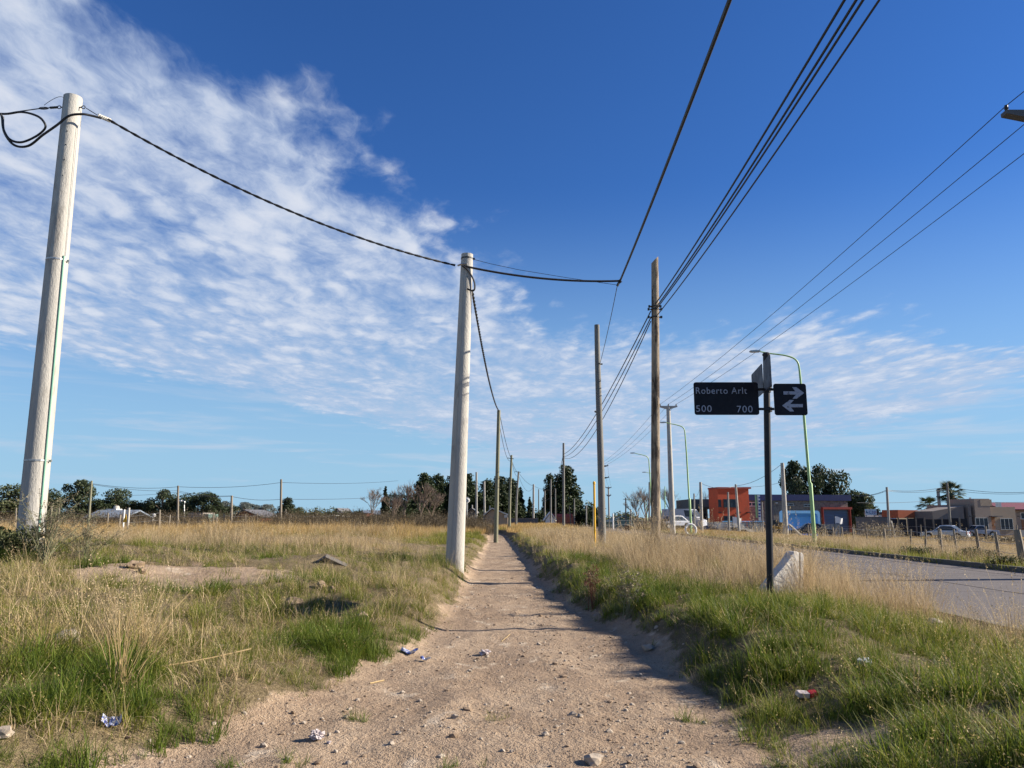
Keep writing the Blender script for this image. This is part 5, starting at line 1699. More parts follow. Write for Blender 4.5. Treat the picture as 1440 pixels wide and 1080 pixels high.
# billboard
S = Site('billboard', 'small white billboard with blue letters above the dark wall', 'billboard', 1226, 100)
bo = S.block('board', M['white'], 1216.5, 716, 1233, 724.3, 0, .12); S.block('side', M['dark_metal'], 1233.2, 715.8, 1235.5, 725, -.02, .9)
a, zb = S.p(1222, 722.3); b, zt = S.p(1231, 718.3)
letters('C30', b - a, zt - zb, M['logo_blue'], bo, (a, -.01, zb))
a, zb = S.p(1218, 721.6); b, zt = S.p(1220.5, 718.2)
MB().prism([(a, zb), (b, zb), (b, zb + .12), (a + .12, zb + .12), (a + .12, zt), (a, zt)], 'y', -.012, -.002).build('logo', M['shutter'], bo)
for x in (1219, 1230): S.block('leg', M['galv'], x, 724.3, x + .8, 748, .02, .1, down=True)
S = Site('white_shed', 'low white wall with dark roof edge behind the dark wall', 'shed', 1241, 103)
S.block('wall', M['white'], 1235.6, 723, 1262, 748, 0, 4, down=True); S.block('roof', M['roof_grey'], 1235.4, 720, 1263, 723, -.3, 4.3)
S = Site('dark_wall', 'dark grey boundary wall in front of the billboard', 'wall', 1228, 92)
S.block('wall', M['side_grey'], 1204, 727.5, 1251, 749, 0, .2, down=True)
S.block('coping', M['dark_grey'], 1203.8, 726.8, 1251.3, 727.7, -.04, .24)

# orange sheeted lean-to, shade-cloth fence
S = Site('orange_lean_to', 'orange red sheeted lean-to roof above a black screened yard', 'shed', 1280, 96, rz=R(11))
a, z0_ = S.p(1261, 728.5); b, z1_ = S.p(1293, 717)
MB().prism([(a, z0_), (b + .2, z0_), (b, z1_ - .05), (a + .05, z1_)], 'y', 0, 3).build('roof_sheet', M['tarp_orange'], S.o)
a2, z2_ = S.p(1305, 728.5); _, z3_ = S.p(1300, 721)
MB().prism([(b + .25, z0_), (a2, z0_), (a2 - .05, z3_ - .1), (b + .25, z3_)], 'y', .3, 2.7).build('side_sheet', M['tarp_orange'], S.o)
for x in (1262, 1277, 1292, 1304): S.block('post', M['dark_metal'], x, 728.5, x + .9, 748, .05, .15, down=True)
S = Site('screen_fence', 'long black shade-cloth fence behind the silver car', 'fence', 1300, 90)
for k in range(9):
    x0 = 1251.5 + k * 12.3
    S.block('screen_panel', M['cloth_and_shade'], x0, 729.5 + random.uniform(-1.2, 1.2), x0 + 12.2, 749, random.uniform(0, .06), .1, down=True)
    S.block('post', M['post_wood'], x0 - .4, 727.5, x0 + .5, 749, -.1, -.02, down=True)

# beige flat roofed house
S = Site('beige_house', 'beige flat roofed house with a square tower, brown door and wide windows', 'house', 1395, 94, rz=R(8))
S.block('wall', M['beige'], 1391.5, 712.8, 1435, 749, 0, 8, down=True)
S.block('tower', M['beige_dark'], 1363, 701.5, 1391.7, 749, -.45, 4, down=True)
S.block('tower_panel', M['beige'], 1372.5, 702.5, 1391, 711.5, -.47, -.44)
S.block('side_wing', M['side_grey'], 1354.5, 709.5, 1363.2, 749, -.3, 7, down=True)
S.block('back_wall', M['side_grey'], 1397, 705, 1406, 713, 5, 7)
a, zb = S.p(1306, 749); b, _ = S.p(1354.7, 749); _, zl = S.p(1306, 719); _, zr = S.p(1354, 711.5)
MB().prism([(a, -.3), (b, -.3), (b, zr), (a, zl)], 'y', 0, 3.5).build('sloping_wing', M['side_grey'], S.o)
a, zt = S.p(1392, 726.5); b, zb = S.p(1400.5, 749)
d_ = MB(); d_.box(((a + b) / 2, -.03, (zt + zb) / 2), (b - a, .1, zt - zb)); dd = d_.build('door', M['door_brown'], S.o)
MB().box((b - .12, -.12, (zt + zb) / 2), (.05, .06, .25)).build('handle', M['galv'], dd)
S.block('canopy', M['dark_grey'], 1386.5, 725.5, 1403, 726.6, -.9, 0)
S.window(1364, 728, 1385.5, 745, 3, fr='galv', d=-.45, fw=.06)
S.window(1407, 729, 1428.5, 745, 3, fr='galv', d=0, fw=.06)
for x in (1356, 1430): S.block('wall_light', M['dark_metal'], x, 725.5, x + 3, 726.6, -.7, -.45)
S.block('aerial', M['galv'], 1379, 699, 1382, 701.4, 2, 2.1)
S.block('lawn_wall', M['panel'], 1400, 745, 1436, 750, -3, -2.85, down=True)
S = Site('red_roof_house', 'house with a long maroon sheet roof at the far end of the street', 'house', 1425, 112)
a, zt = S.p(1407, 706); b, zb = S.p(1475, 716)
MB().prism([(-0.6, zb), (4, zt), (8.6, zb), (8.6, zb - .15), (-0.6, zb - .15)], 'x', a, b).build('roof', M['maroon'], S.o)
S.block('wall', M['beige_dark'], 1408, 716.3, 1470, 749, 0, 8, down=True)
S.window(1434.5, 721, 1450, 730, 2, fr='white', d=0)
S.block('gable_wall', M['white'], 1405.6, 706.5, 1407.4, 714, -.2, 1)
S.block('doorway', M['door_brown'], 1436, 731, 1441, 748, -.05, .1, down=True)

# ================================================================== CARS
def car(name, label, cat, px, Y, L, W, H, paint, rz, by=752, kind='sedan'):
    X = gx(px, Y, by); z = gz(X, Y) + .02
    t = thing(name, label, cat, (X, Y, z), rz)
    h1 = H * .56; wr = .31
    ax_ = (L * .31, -L * .30)
    def arch(cx):
        return [(cx + (wr + .05) * math.cos(a), .30 + (wr + .05) * math.sin(a)) for a in np.linspace(math.pi - .25, .25, 7)]
    lo = [(-L / 2 + .03, .24)] + [p for p in arch(ax_[1])] + [p for p in arch(ax_[0])] + [(L / 2 - .03, .24), (L / 2, .42), (L / 2 - .04, h1 * .82), (L * .30, h1 + .02), (-L * .40, h1 + .05), (-L / 2 + .02, h1), (-L / 2, .45)]
    mb = MB(); mb.prism(lo, 'y', -W / 2, W / 2)
    body = mb.build('body', M[paint], t, bevel=.03)
    if kind == 'sedan': rf = [(L * .22, h1), (L * .06, H - .03), (-L * .04, H), (-L * .20, H - .04), (-L * .38, h1)]
    elif kind == 'van': rf = [(L * .40, h1), (L * .26, H - .05), (L * .1, H), (-L * .47, H), (-L * .49, h1)]
    else: rf = [(L * .22, h1), (L * .10, H - .03), (L * .02, H), (-L * .10, H - .02), (-L * .13, h1)]
    def taper(poly, w0, w1, inset=0.0):
        m = MB(); n = len(poly); zs = [p[1] for p in poly]; zl, zh = min(zs), max(zs)
        vs = []
        for sy in (-1, 1):
            for p in poly: vs.append((p[0], sy * (w0 + (w1 - w0) * (p[1] - zl) / (zh - zl)), p[1]))
        m.add(vs, [tuple(range(n)), tuple(range(2 * n - 1, n - 1, -1))] + [(i, n + i, n + (i + 1) % n, (i + 1) % n) for i in range(n)])
        return m
    taper(rf, W / 2 - .05, W / 2 - .17).build('cabin', M[paint if kind != 'sedan' else paint], t, bevel=.02)
    # glazing a little proud of the cabin
    cx = sum(p[0] for p in rf) / len(rf); cz = (h1 + H) / 2
    gl = [((p[0] - cx) * .86 + cx, (p[1] - cz) * .72 + cz) for p in rf]
    if kind == 'van': gl = [(p[0] * 1.0 if p[0] > 0 else L * .12, p[1]) for p in gl]
    for sy, nm in ((-1, 'side_window'), (1, 'side_window')):
        m = MB(); n = len(gl); vs = []
        for p in gl:
            yy = (W / 2 - .05) + (-.12) * (p[1] - h1) / (H - h1)
            vs.append((p[0], sy * (yy + .008), p[1]))
        for p in gl:
            yy = (W / 2 - .05) + (-.12) * (p[1] - h1) / (H - h1)
            vs.append((p[0], sy * (yy - .02), p[1]))
        m.add(vs, [tuple(range(n)), tuple(range(2 * n - 1, n - 1, -1))] + [(i, n + i, n + (i + 1) % n, (i + 1) % n) for i in range(n)]); m.build(nm, M['glass'], t)
    def screen(p, q, nm):
        p = Vector((p[0], 0, p[1])); q = Vector((q[0], 0, q[1])); a_ = p.lerp(q, .12); b_ = p.lerp(q, .9)
        nrm = Vector((q.z - p.z, 0, -(q.x - p.x))).normalized()
        if nrm.z < 0: nrm = -nrm
        w0 = W / 2 - .14; w1 = W / 2 - .22; e = nrm * .012
        m = MB(); vs = [a_ + e + Vector((0, -w0, 0)), a_ + e + Vector((0, w0, 0)), b_ + e + Vector((0, w1, 0)), b_ + e + Vector((0, -w1, 0))]
        vs += [v_ - nrm * .03 for v_ in vs]
        m.add(vs, [(0, 1, 2, 3), (7, 6, 5, 4), (0, 4, 5, 1), (1, 5, 6, 2), (2, 6, 7, 3), (3, 7, 4, 0)]); m.build(nm, M['glass'], t)
    screen(rf[0], rf[1], 'windscreen')
    if kind != 'van': screen(rf[-1], rf[-2], 'rear_window')
    for cx_ in ax_:
        for sy in (-1, 1):
            wl = MB(); wl.lathe([(wr - .06, -.09), (wr, -.07), (wr, .07), (wr - .06, .09)], 18, (0, 0, 0), 'y'); wo_ = wl.build('wheel', M['rubber'], t, smooth=True)
            wo_.location = (cx_, sy * (W / 2 - .10), wr)
            MB().lathe([(wr * .62, -.1), (wr * .5, -.08), (wr * .5, .08), (wr * .62, .1)], 14, (0, 0, 0), 'y').build('rim', M['galv'], wo_)
    for sy in (-1, 1):
        MB().box((L / 2 - .03, sy * (W / 2 - .22), h1 * .72), (.08, .32, .13)).build('headlight', M['light_clear'], t)
        MB().box((-L / 2 + .02, sy * (W / 2 - .2), h1 * .82), (.08, .3, .15)).build('tail_light', M['light_red'], t)
        MB().box((L * .19, sy * (W / 2 + .05), h1 + .08), (.1, .14, .1)).build('mirror', M[paint], t)
    MB().box((L / 2 - .0, 0, .34), (.1, W * .9, .16)).build('bumper', M[paint], t); MB().box((-L / 2 + .0, 0, .34), (.1, W * .9, .16)).build('bumper', M[paint], t)
    MB().box((-L / 2 - .052, 0, .5), (.02, .4, .12)).build('number_plate', M['white'], t)
    return t
car('parked_car', 'silver saloon car parked on the dry grass before the black screen fence', 'car', 1329, 82, 4.35, 1.7, 1.46, 'silver', R(139), by=754)
car('parked_car', 'dark low car in the shade of the blue pool shell', 'car', 1138, 80, 4.3, 1.7, 1.42, 'dark_car', R(168), by=753)
car('parked_pickup', 'small white pickup parked in front of the beige house', 'pickup', 1376, 92, 4.0, 1.6, 1.35, 'white_car', R(176), by=750, kind='pickup')
car('parked_van', 'pale blue-white box van behind the concrete power pole', 'van', 962, 92, 5.0, 1.95, 2.35, 'white_car', R(-35), by=748, kind='van')
car('parked_car', 'pale car nose-on in front of the box van', 'car', 946, 84, 4.2, 1.7, 1.45, 'white_car', R(-150), by=748)
S = Site('white_canopy', 'sloping white sheet canopy beside the tall brown wooden pole', 'canopy', 933, 88, 748)
a, z0_ = S.p(928, 726.5); b, z1_ = S.p(939.5, 735)
MB().prism([(a, z0_), (b, z1_), (b, z1_ - .12), (a, z0_ - .12)], 'y', 0, 2).build('sheet', M['white'], S.o)
for x in (929, 938): S.block('leg', M['galv'], x, 734.8, x + .7, 750, .1, .16, down=True)

# loader
S = Site('wheel_loader', 'small dull yellow loader with a dark cab next to the sign post', 'loader', 1092, 84)
S.block('cab', M['dark_metal'], 1086, 731, 1094.5, 740, 0, 1.2, bevel=.05); S.block('chassis', M['yellow_machine'], 1084, 739.5, 1098, 745.5, -.1, 1.3, bevel=.06)
a, z0_ = S.p(1094, 743); b, z1_ = S.p(1104, 734.5)
MB().prism([(a, z0_), (b - .3, z1_), (b, z1_ - .1), (b - .2, z0_ - .2), (b - .7, z0_ - .45), (a, z0_ - .2)], 'y', -.2, 1.3).build('bucket', M['yellow_machine'], S.o)
for x in (1086, 1096):
    for yy in (-.1, 1.2):
        xx, zz_ = S.p(x, 748); wl = MB().lathe([(.3, -.12), (.36, -.08), (.36, .08), (.3, .12)], 16, (0, 0, 0), 'y').build('wheel', M['rubber'], S.o, smooth=True); wl.location = (xx, yy, .36)

# cloth flags
def flag(label, px0, py0, px1, py1, Y, by):
    X = gx(px0, Y, by); z = gz(X, Y)
    t = thing('white_flag', label, 'flag', (X, Y, z), 0, 'white flags by the shop')
    q = at(px0, py0, Y) ; e = at(px1, py1, Y)
    MB().tube([(0, 0, -.1), (q.x - X, 0, q.z - z + .1)], .025, 6).build('staff', M['dark_metal'], t)
    n = 10; vs = []; w_ = e.x - q.x; h_ = q.z - e.z
    for i in range(n + 1):
        f = i / n
        for k in range(4):
            vs.append((q.x - X + w_ * f, .12 * math.sin(f * 7 + k * .6) * f, q.z - z - h_ * (k / 3) * (1 - .15 * f) - .12 * f + .05 * math.sin(f * 6)))
    m = MB(); m.add(vs, [(i * 4 + k, i * 4 + k + 1, (i + 1) * 4 + k + 1, (i + 1) * 4 + k) for i in range(n) for k in range(3)])
    m.build('cloth', M['flag'], t, smooth=True)
flag('white flag blowing on a short staff before the shutter', 1174, 726.5, 1186, 736, 70, 757)
flag('white flag hanging by the foot of the orange block', 1030, 727, 1043, 736, 82, 748)
mb = MB(); 
S = Site('grey_rubble_heap', 'dark grey heap of soil before the concrete panel wall', 'heap', 1022, 86, 750)
o = link('heap', rock_mesh('heap', M['dark_grey'], 5, 3, (2.6, 1.4, .95), .25)); o.location = (S.X, S.Y, S.z); bpy.data.objects.remove(S.o); o.name = 'soil_heap'; tag(o, 'dark grey heap of soil before the concrete panel wall', 'heap')

# ================================================================== HOUSES LEFT OF THE PATH
def gable_house(name, label, px0, px1, peak, eave, Y, wall, roof, base=744, depth=6, ridge='y', rz=0.0, cat='house', peakx=None):
    pc_ = (px0 + px1) / 2
    S = Site(name, label, cat, pc_, Y, base, rz)
    a, ze = S.p(px0, eave); b, _ = S.p(px1, eave); _, zp = S.p(pc_, peak)
    xp = (a + b) / 2 if peakx is None else S.p(peakx, peak)[0]
    if ridge == 'y':
        MB().prism([(a, -.3), (b, -.3), (b, ze), (xp, zp - .08), (a, ze)], 'y', 0, depth).build('wall', M[wall], S.o)
        m = MB(); th = .12; ov = .25
        m.prism([(a - ov, ze - .1), (xp, zp), (b + ov, ze - .1), (b + ov, ze + .04), (xp, zp + th), (a - ov, ze + .04)], 'y', -.3, depth + .3); m.build('roof', M[roof], S.o)
    else:
        MB().box(((a + b) / 2, depth / 2, (ze - .3) / 2), (b - a, depth, ze + .3)).build('wall', M[wall], S.o)
        m = MB(); m.prism([(-.35, ze), (depth / 2, zp), (depth + .35, ze), (depth + .35, ze + .1), (depth / 2, zp + .12), (-.35, ze + .1)], 'x', a - .3, b + .3); m.build('roof', M[roof], S.o)
    return S
S = gable_house('tin_roof_shed', 'low shed with a pale blue-grey tin roof behind the warning sign', 122, 173, 718.5, 729.5, 70, 'rubble', 'sheet_blue', ridge='x', depth=5, cat='shed')
S.block('opening_shade_sheet', M['cloth_and_shade'], 150, 731, 171, 744, -.05, .02, down=True)  # dark sheet on the solid wall, painted shade of an opening
S = Site('water_tank', 'white water tank on a white block above the tin roof', 'water tank', 157, 78)
S.block('stand', M['white'], 148, 715.5, 160, 742, .2, 1.4, down=True)
a, z0_ = S.p(154, 718); b, z1_ = S.p(162.5, 711)
MB().lathe([(.0, 0), ((b - a) / 2, .02), ((b - a) / 2, z1_ - z0_ - .1), ((b - a) / 2 - .1, z1_ - z0_)], 16, ((a + b) / 2, .8, z0_)).build('tank', M['concrete_pole'], S.o, smooth=True)
S = Site('beige_wall', 'low beige garden wall with a dark opening right of the warning sign', 'wall', 197, 66)
S.block('wall', M['beige'], 182, 731, 190, 745, 0, .25, down=True); S.block('wall', M['beige'], 199, 731.5, 213, 745, 0, .25, down=True); S.block('lintel', M['panel'], 181, 729.8, 214, 731.3, -.05, .3); S.block('opening', M['side_grey'], 190, 731.4, 199, 745, .2, .3, down=True)
S = Site('round_tank', 'small round white tank between trees behind the beige wall', 'water tank', 215, 84)
a, z0_ = S.p(212.5, 727); b, z1_ = S.p(217.5, 722)
MB().lathe([(0, z0_), ((b - a) / 2, z0_ + .02), ((b - a) / 2, z1_ - .1), (0, z1_)], 14).build('tank', M['white'], S.o, smooth=True); S.block('stand', M['dark_metal'], 214, 727, 216, 744, -.1, .1, down=True)
S = Site('red_wall', 'long low red brick wall behind the slim field poles', 'wall', 232, 72)
S.block('wall', M['brick_red'], 213.5, 733, 251, 744, 0, .25, down=True); S.block('coping', M['concrete'], 213, 732.4, 251.5, 733.2, -.05, .3)
S = Site('rubble_wall', 'pale grey rubble stone wall with a greenish end', 'wall', 277, 76)
S.block('wall', M['rubble'], 264, 721, 284, 742, 0, 3, down=True); S.block('wall_end', M['leaf_far'] if False else M['teal'], 284.2, 723, 292, 735, .1, 2.6, down=True)
gable_house('dark_gabled_house', 'dark reddish gabled house with grey roof sides under the far gum trees', 331, 366, 717.5, 727, 100, 'brick_red', 'roof_grey', depth=8, peakx=343)
gable_house('white_gable_house', 'narrow white gable peak above the brown scrub', 469, 479, 715.5, 722.5, 100, 'white', 'roof_grey', depth=7)
S = gable_house('blue_grey_roof_house', 'low house with a blue-grey roof beside the leafless trees', 508, 535, 718.5, 724.5, 96, 'side_grey', 'sheet_blue', ridge='x', depth=6)
S = gable_house('red_roof_cottage', 'low cottage with red roof left of the pointed cypress', 491, 513, 722.5, 729, 92, 'side_grey', 'brick_red', ridge='x', depth=6)
S = gable_house('low_shed', 'small pale block with flat roof at the left end of the red cottage', 480, 490, 727, 729, 94, 'dark_grey', 'roof_grey', ridge='x', depth=4, cat='shed')
S = gable_house('small_house', 'small pale house with a low pitched roof by the greenish wooden pole', 683, 714, 715.5, 724.5, 78, 'beige', 'tan_plastic', depth=7, peakx=692)
S.block('gutter_end', M['yellow'] if False else M['tan_plastic'], 709, 724.2, 713.6, 728, -.35, -.1)
S.block('chimney', M['concrete'], 687, 710.5, 688.5, 717, 2, 2.3)
S.window(696, 726, 701, 731, 1, d=0)
S = gable_house('grey_shed', 'grey low shed roof beside the wind pump', 658, 668, 715.5, 720, 92, 'side_grey', 'roof_grey', depth=5, cat='shed')
S = Site('brick_wall', 'long red brick wall and low red roof in front of the big pine', 'wall', 782, 112)
S.block('wall', M['brick_red'], 757, 727, 809, 738, 0, .3, down=True); S.block('roof_sheet', M['maroon'], 760, 722.5, 806, 727, .4, 3)
for x in (764, 790, 800): S.block('pier', M['brick_red'], x, 726, x + 1.5, 738, -.15, 0, down=True)
S = gable_house('white_gable_shed', 'small bright white pointed shed roof in front of the red brick wall', 767, 780, 720.5, 731.5, 104, 'white', 'white', depth=3, cat='shed', peakx=774)
S = Site('dark_wall', 'low dark wall and gate at the end of the path', 'wall', 737, 100)
S.block('wall', M['dark_grey'], 718, 729.5, 757, 740, 0, .25, down=True); S.block('coping', M['side_grey'], 717, 728.6, 757.5, 729.6, -.05, .3)
S = gable_house('teal_shed', 'teal sheet-metal gabled shed left of the tall brown wooden pole', 862, 908, 726.5, 734, 98, 'teal', 'teal', depth=7, cat='shed', peakx=876)
S = Site('brick_stack', 'small stack of brown bricks on the road edge before the teal shed', 'brick stack', 883, 80, 746)
for r_ in range(3):
    for c_ in range(4):
        x0 = 878.5 + c_ * 2.3; S.block('brick', M['rust'], x0, 739.5 + r_ * 2.2, x0 + 2.2, 741.6 + r_ * 2.2, random.uniform(-.03, .03), .3)

# wind pump
S = Site('wind_pump', 'small wind pump rotor on a mast right behind the path-side concrete pole', 'wind pump', 656.5, 84, 735)
_, zc = S.p(657, 703); a, _ = S.p(653.3, 703); rr_ = .5 * (S.p(660.7, 703)[0] - a) * 1.05
MB().tube([(0, .2, -.2), (0, .2, zc)], .07, 6).build('mast', M['galv'], S.o)
bl_ = MB(); bl_.add([(.1, -.05, .05), (rr_, -.12, .0), (rr_, .05, rr_ * .30), (.1, .02, .16)], [(0, 1, 2, 3)]); bm_ = bl_.mesh('blade', M['white'])
for k in range(14):
    o = link('blade', bm_, S.o); o.location = (0, 0, zc); o.rotation_euler = (0, 2 * math.pi * k / 14, 0)
MB().lathe([(.12, -.1), (.12, .15)], 10, (0, 0, zc), 'y').build('hub', M['galv'], S.o)
tv = MB(); tv.prism([(.2, zc - .05), (.9, zc - .25), (.9, zc + .25), (.2, zc + .05)], 'x', -.02, .02); 

# distant street light of the left field
t = pole_at('field_lamp', 'small pale street light behind the slim field pole', 'street lamp', 260, 738, 259, 710, 80, .07, .05, M['galv'], n=6)
MB().tube(smooth_path([(t['_lx'], 0, t['_h']), (-.2, 0, t['_h'] + .35), (-.55, 0, t['_h'] + .45)], 4), .04, 6).build('arm', M['galv'], t); MB().box((-.7, 0, t['_h'] + .43), (.4, .2, .12)).build('lamp_head', M['white'], t)
t = pole_at('warning_sign', 'white post carrying a yellow triangular warning plate in the field', 'sign', 173, 744, 175, 716.5, 44, .05, .045, M['white'], n=8, part='post')
q = at(177, 729.5, 44) - t.location
MB().prism([(q.x - .13, q.z - .2), (q.x + .14, q.z - .2), (q.x + .02, q.z + .26)], 'y', -.08, -.06).build('plate', M['yellow'], t)
pole_at('field_post', 'thick white-capped post standing beside the yellow warning sign', 'post', 179.5, 745, 181.5, 714, 43, .075, .065, M['concrete_pole'], n=8)

# ================================================================== FENCES
def fence(label, posts, m='post_wood', wires=(.35, .65, .95), r=.05, wr=.006, name='wire_fence', tilt=.06):
    """posts: (px, base py, top py, Y)"""
    p0 = posts[0]; X0 = gx(p0[0], p0[3], p0[1]); z0 = gz(X0, p0[3])
    t = thing(name, label, 'fence', (X0, p0[3], z0))
    rr = random.Random(len(posts)); T = []
    for (px, by, ty, Y, *ex) in posts:
        X = gx(px, Y, by); z = gz(X, Y); h = max(.5, at(px, ty, Y).z - z)
        rad = ex[0] if ex else r * rr.uniform(.75, 1.2)
        b = Vector((X - X0, Y - p0[3], z - z0)); lean = Vector((rr.gauss(0, tilt), rr.gauss(0, tilt), 0)) * h
        MB().tube([b - Vector((0, 0, .25)), b + lean * .5 + Vector((0, 0, h * .5)), b + lean + Vector((0, 0, h))], [rad, rad * .95, rad * .85], 7).build('post', M[m], t, smooth=True)
        T.append((b, lean + Vector((0, 0, h))))
    for f in wires:
        mb = MB(); P = []
        for k in range(len(T)):
            P.append(T[k][0] + T[k][1] * f)
            if k + 1 < len(T): P.append(((T[k][0] + T[k][1] * f) + (T[k + 1][0] + T[k + 1][1] * f)) / 2 - Vector((0, 0, .03)))
        mb.tube(P, wr, 4); mb.build('wire', M['galv'], t)
    return t
def road_fence_posts():
    P = []
    # roadside line: nearest post is thick
    L = [(1438, 784, 745, 21.0, .10), (1405, 778, 748, 23.2), (1377, 775, 744, 25.4), (1345, 772, 744, 27.4), (1323, 774, 744, 29, .075), (1301, 772, 745, 31), (1280, 770, 744, 33.2), (1245, 769, 743, 37, .07), (1220, 766, 743, 40), (1201, 765, 741, 43.5), (1186, 764, 741, 47), (1172, 763, 741, 50), (1160, 761, 740, 54), (1138, 760, 738, 58), (1112, 758, 739, 63), (1090, 757, 738, 68)]
    return L
fence('wire fence with weathered wooden posts along the far verge of the road', road_fence_posts(), wires=(.3, .6, .9))
fence('second wire fence with thin posts behind the dry field before the beige house', [(1500, 762, 742, 50), (1430, 760, 738, 52), (1387, 760, 740, 55, .07), (1360, 758, 742, 58), (1296, 757, 738, 62), (1262, 757, 738, 65, .06), (1232, 756, 740, 68), (1203, 755, 737, 71), (1180, 754, 739, 74)], wires=(.5, .9), r=.045)
fence('field fence of slim pale posts behind the left concrete pole', [(-30, 742, 713, 46), (22, 741, 714, 46), (71, 741, 712, 46), (82, 741, 714, 46), (151, 743, 722, 46), (167, 743, 724, 46), (224, 743, 717, 48), (237, 742, 724, 52), (299, 745, 721, 52), (303, 744, 727, 54), (315, 744, 722, 56), (345, 743, 723, 58), (363, 742, 722, 60), (402, 742, 716, 60), (408, 742, 722, 60), (440, 741, 724, 64), (470, 741, 722, 68), (499, 740, 723, 70)], wires=(.5, .85), r=.055)
fence('sagging fence of short posts near the brick stack', [(848, 745, 730, 70), (856, 744, 731, 74), (869, 744, 730, 78), (893, 745, 729, 80), (904, 745, 731, 84), (925, 746, 731, 84)], wires=(.6, .9), r=.05)

# ================================================================== SMALL THINGS ON THE GROUND
def on_ground(px, py):
    a = (px - 720) / 1080; b = (540 - py) / 1080
    dr = np.array((a, CP - b * SP, SP + b * CP))
    t = np.arange(2.0, 60, .01)
    P = np.array((0, 0, CAM_H)) + t[:, None] * dr
    k = int(np.argmax(P[:, 2] <= hgt(P[:, 0], P[:, 1])))
    return Vector(P[k])


M['paper'] = mat('white_paper', (.48, .42, .41), .8, .06, 20)
M['blue_foil'] = mat('blue_wrapper', (.06, .10, .35), .35, .3, 30, dirt=(.6, .62, .68), dscale=40, damt=(.45, .55))
M['red_foil'] = mat('red_carton', (.45, .03, .03), .5, .15, 30)
M['film'] = mat('clear_film', (.55, .58, .60), .3, .15, 30)
M['reed'] = mat('dry_reed', (.36, .26, .12), .7, .2, 20)
M['dock'] = mat('dead_dock_stem', (.13, .055, .03), .9, .35, 20)
M['stem_grey'] = mat('grey_green_stem', (.20, .20, .11), .9, .3, 20)
M['slab'] = mat('old_concrete_slab', (.15, .135, .12), .95, .2, 8, .5, 30, dirt=(.16, .14, .12), dscale=5)


def crumple(name, m, seed, s, flat=.6, sub=3):
    import bmesh
    b = bmesh.new(); bmesh.ops.create_icosphere(b, subdivisions=sub, radius=1)
    rg = np.random.default_rng(seed); o = rg.random(3) * 60
    for v_ in b.verts:
        c = v_.co
        k = .45 + .95 * float(vnoise(c.x * 2.3 + o[0] + c.z * 2.1, c.y * 2.3 + o[1] - c.z * 1.7)) + .22 * rg.normal()
        v_.co = Vector((c.x * s, c.y * s, c.z * s * flat)) * k
    me = bpy.data.meshes.new(name); b.to_mesh(me); b.free(); me.materials.append(m)
    return me


def drop(name, me, px, py, label, cat, lift=.5, rot=(0, 0, 0), group=None):
    p = on_ground(px, py); o = link(name, me); zs = [v_.co.z for v_ in me.vertices]
    o.location = (p.x, p.y, gz(p.x, p.y) - min(zs) * lift); o.rotation_euler = rot
    return tag(o, label, cat, group)


def sheet_mesh(name, m, w_, h_, seed, amp=.2, n=6, curl=.5):
    rr = random.Random(seed); vs = []; fs = []
    for i in range(n + 1):
        for j in range(n + 1):
            x = (i / n - .5) * w_; y = (j / n - .5) * h_
            vs.append((x + rr.gauss(0, w_ * .01), y + rr.gauss(0, h_ * .01), amp * w_ * (math.sin(i * 1.9 + seed) * .4 + math.sin(j * 2.3 + seed * 2) * .4 + rr.gauss(0, .25)) + curl * w_ * ((i / n - .5) ** 2) * 2))
    for i in range(n):
        for j in range(n):
            a = i * (n + 1) + j; fs.append((a, a + n + 1, a + n + 2, a + 1))
    k = len(vs); vs2 = vs + [(v_[0], v_[1], v_[2] - .0015) for v_ in vs]; fs2 = fs + [tuple(q + k for q in f[::-1]) for f in fs]
    me = bpy.data.meshes.new(name); me.from_pydata(vs2, [], fs2); me.materials.append(m); me.update()
    return me


drop('paper_scrap', sheet_mesh('paper_scrap', M['paper'], .062, .085, 2, .12), 311, 915, 'small white paper scrap standing in short grass above the fallen reed', 'litter', 1, (R(62), R(8), R(12)))
drop('plastic_bag', crumple('plastic_bag', M['paper'], 4, .038, .6, 4), 447, 1040, 'crumpled torn white plastic bag on the dirt near the green tuft', 'litter', .8)
drop('plastic_scrap', crumple('plastic_scrap', M['paper'], 9, .014, .5, 2), 462, 1046, 'tiny white plastic flake beside the crumpled bag', 'litter', .8)
drop('plastic_scrap', crumple('plastic_scrap', M['paper'], 11, .045, .45), 682, 921, 'flat white plastic scrap in the middle of the dirt path', 'litter', .8)
drop('wrapper', sheet_mesh('wrapper', M['blue_foil'], .16, .07, 5, .16), 576, 921, 'blue and white wrapper at the grassy edge of the path', 'litter', .9, (0, 0, R(-20)))
drop('wrapper', sheet_mesh('wrapper', M['blue_foil'], .09, .04, 6, .2), 598, 930, 'dark blue foil strip lying just past the blue and white wrapper', 'litter', .9, (0, 0, R(-28)))
drop('wrapper', sheet_mesh('wrapper', M['blue_foil'], .10, .075, 8, .22), 157, 1020, 'crumpled blue and white packet between green tufts', 'litter', 1.2, (R(25), 0, R(20)))
p = on_ground(1135, 984)
t = thing('drink_carton', 'small flattened red and white carton at the foot of the green bank', 'litter', (p.x, p.y, gz(p.x, p.y) + .02), R(8))
MB().box((-.03, 0, .012), (.08, .055, .034), (R(12), R(6), 0)).build('white_half', M['paper'], t, bevel=.005)
MB().box((.042, .003, .012), (.06, .054, .035), (R(14), R(-8), R(5))).build('red_half', M['red_foil'], t, bevel=.005)
drop('plastic_scrap', crumple('plastic_scrap', M['film'], 14, .05, .6), 1216, 941, 'crumpled clear film caught low in the green bank', 'litter', 1.2)
a = on_ground(222, 949); b = on_ground(352, 930)
a.z = gz(a.x, a.y) + .05; b.z = gz(b.x, b.y) + .09
mid = a.lerp(b, .5) + Vector((0, 0, -.008))
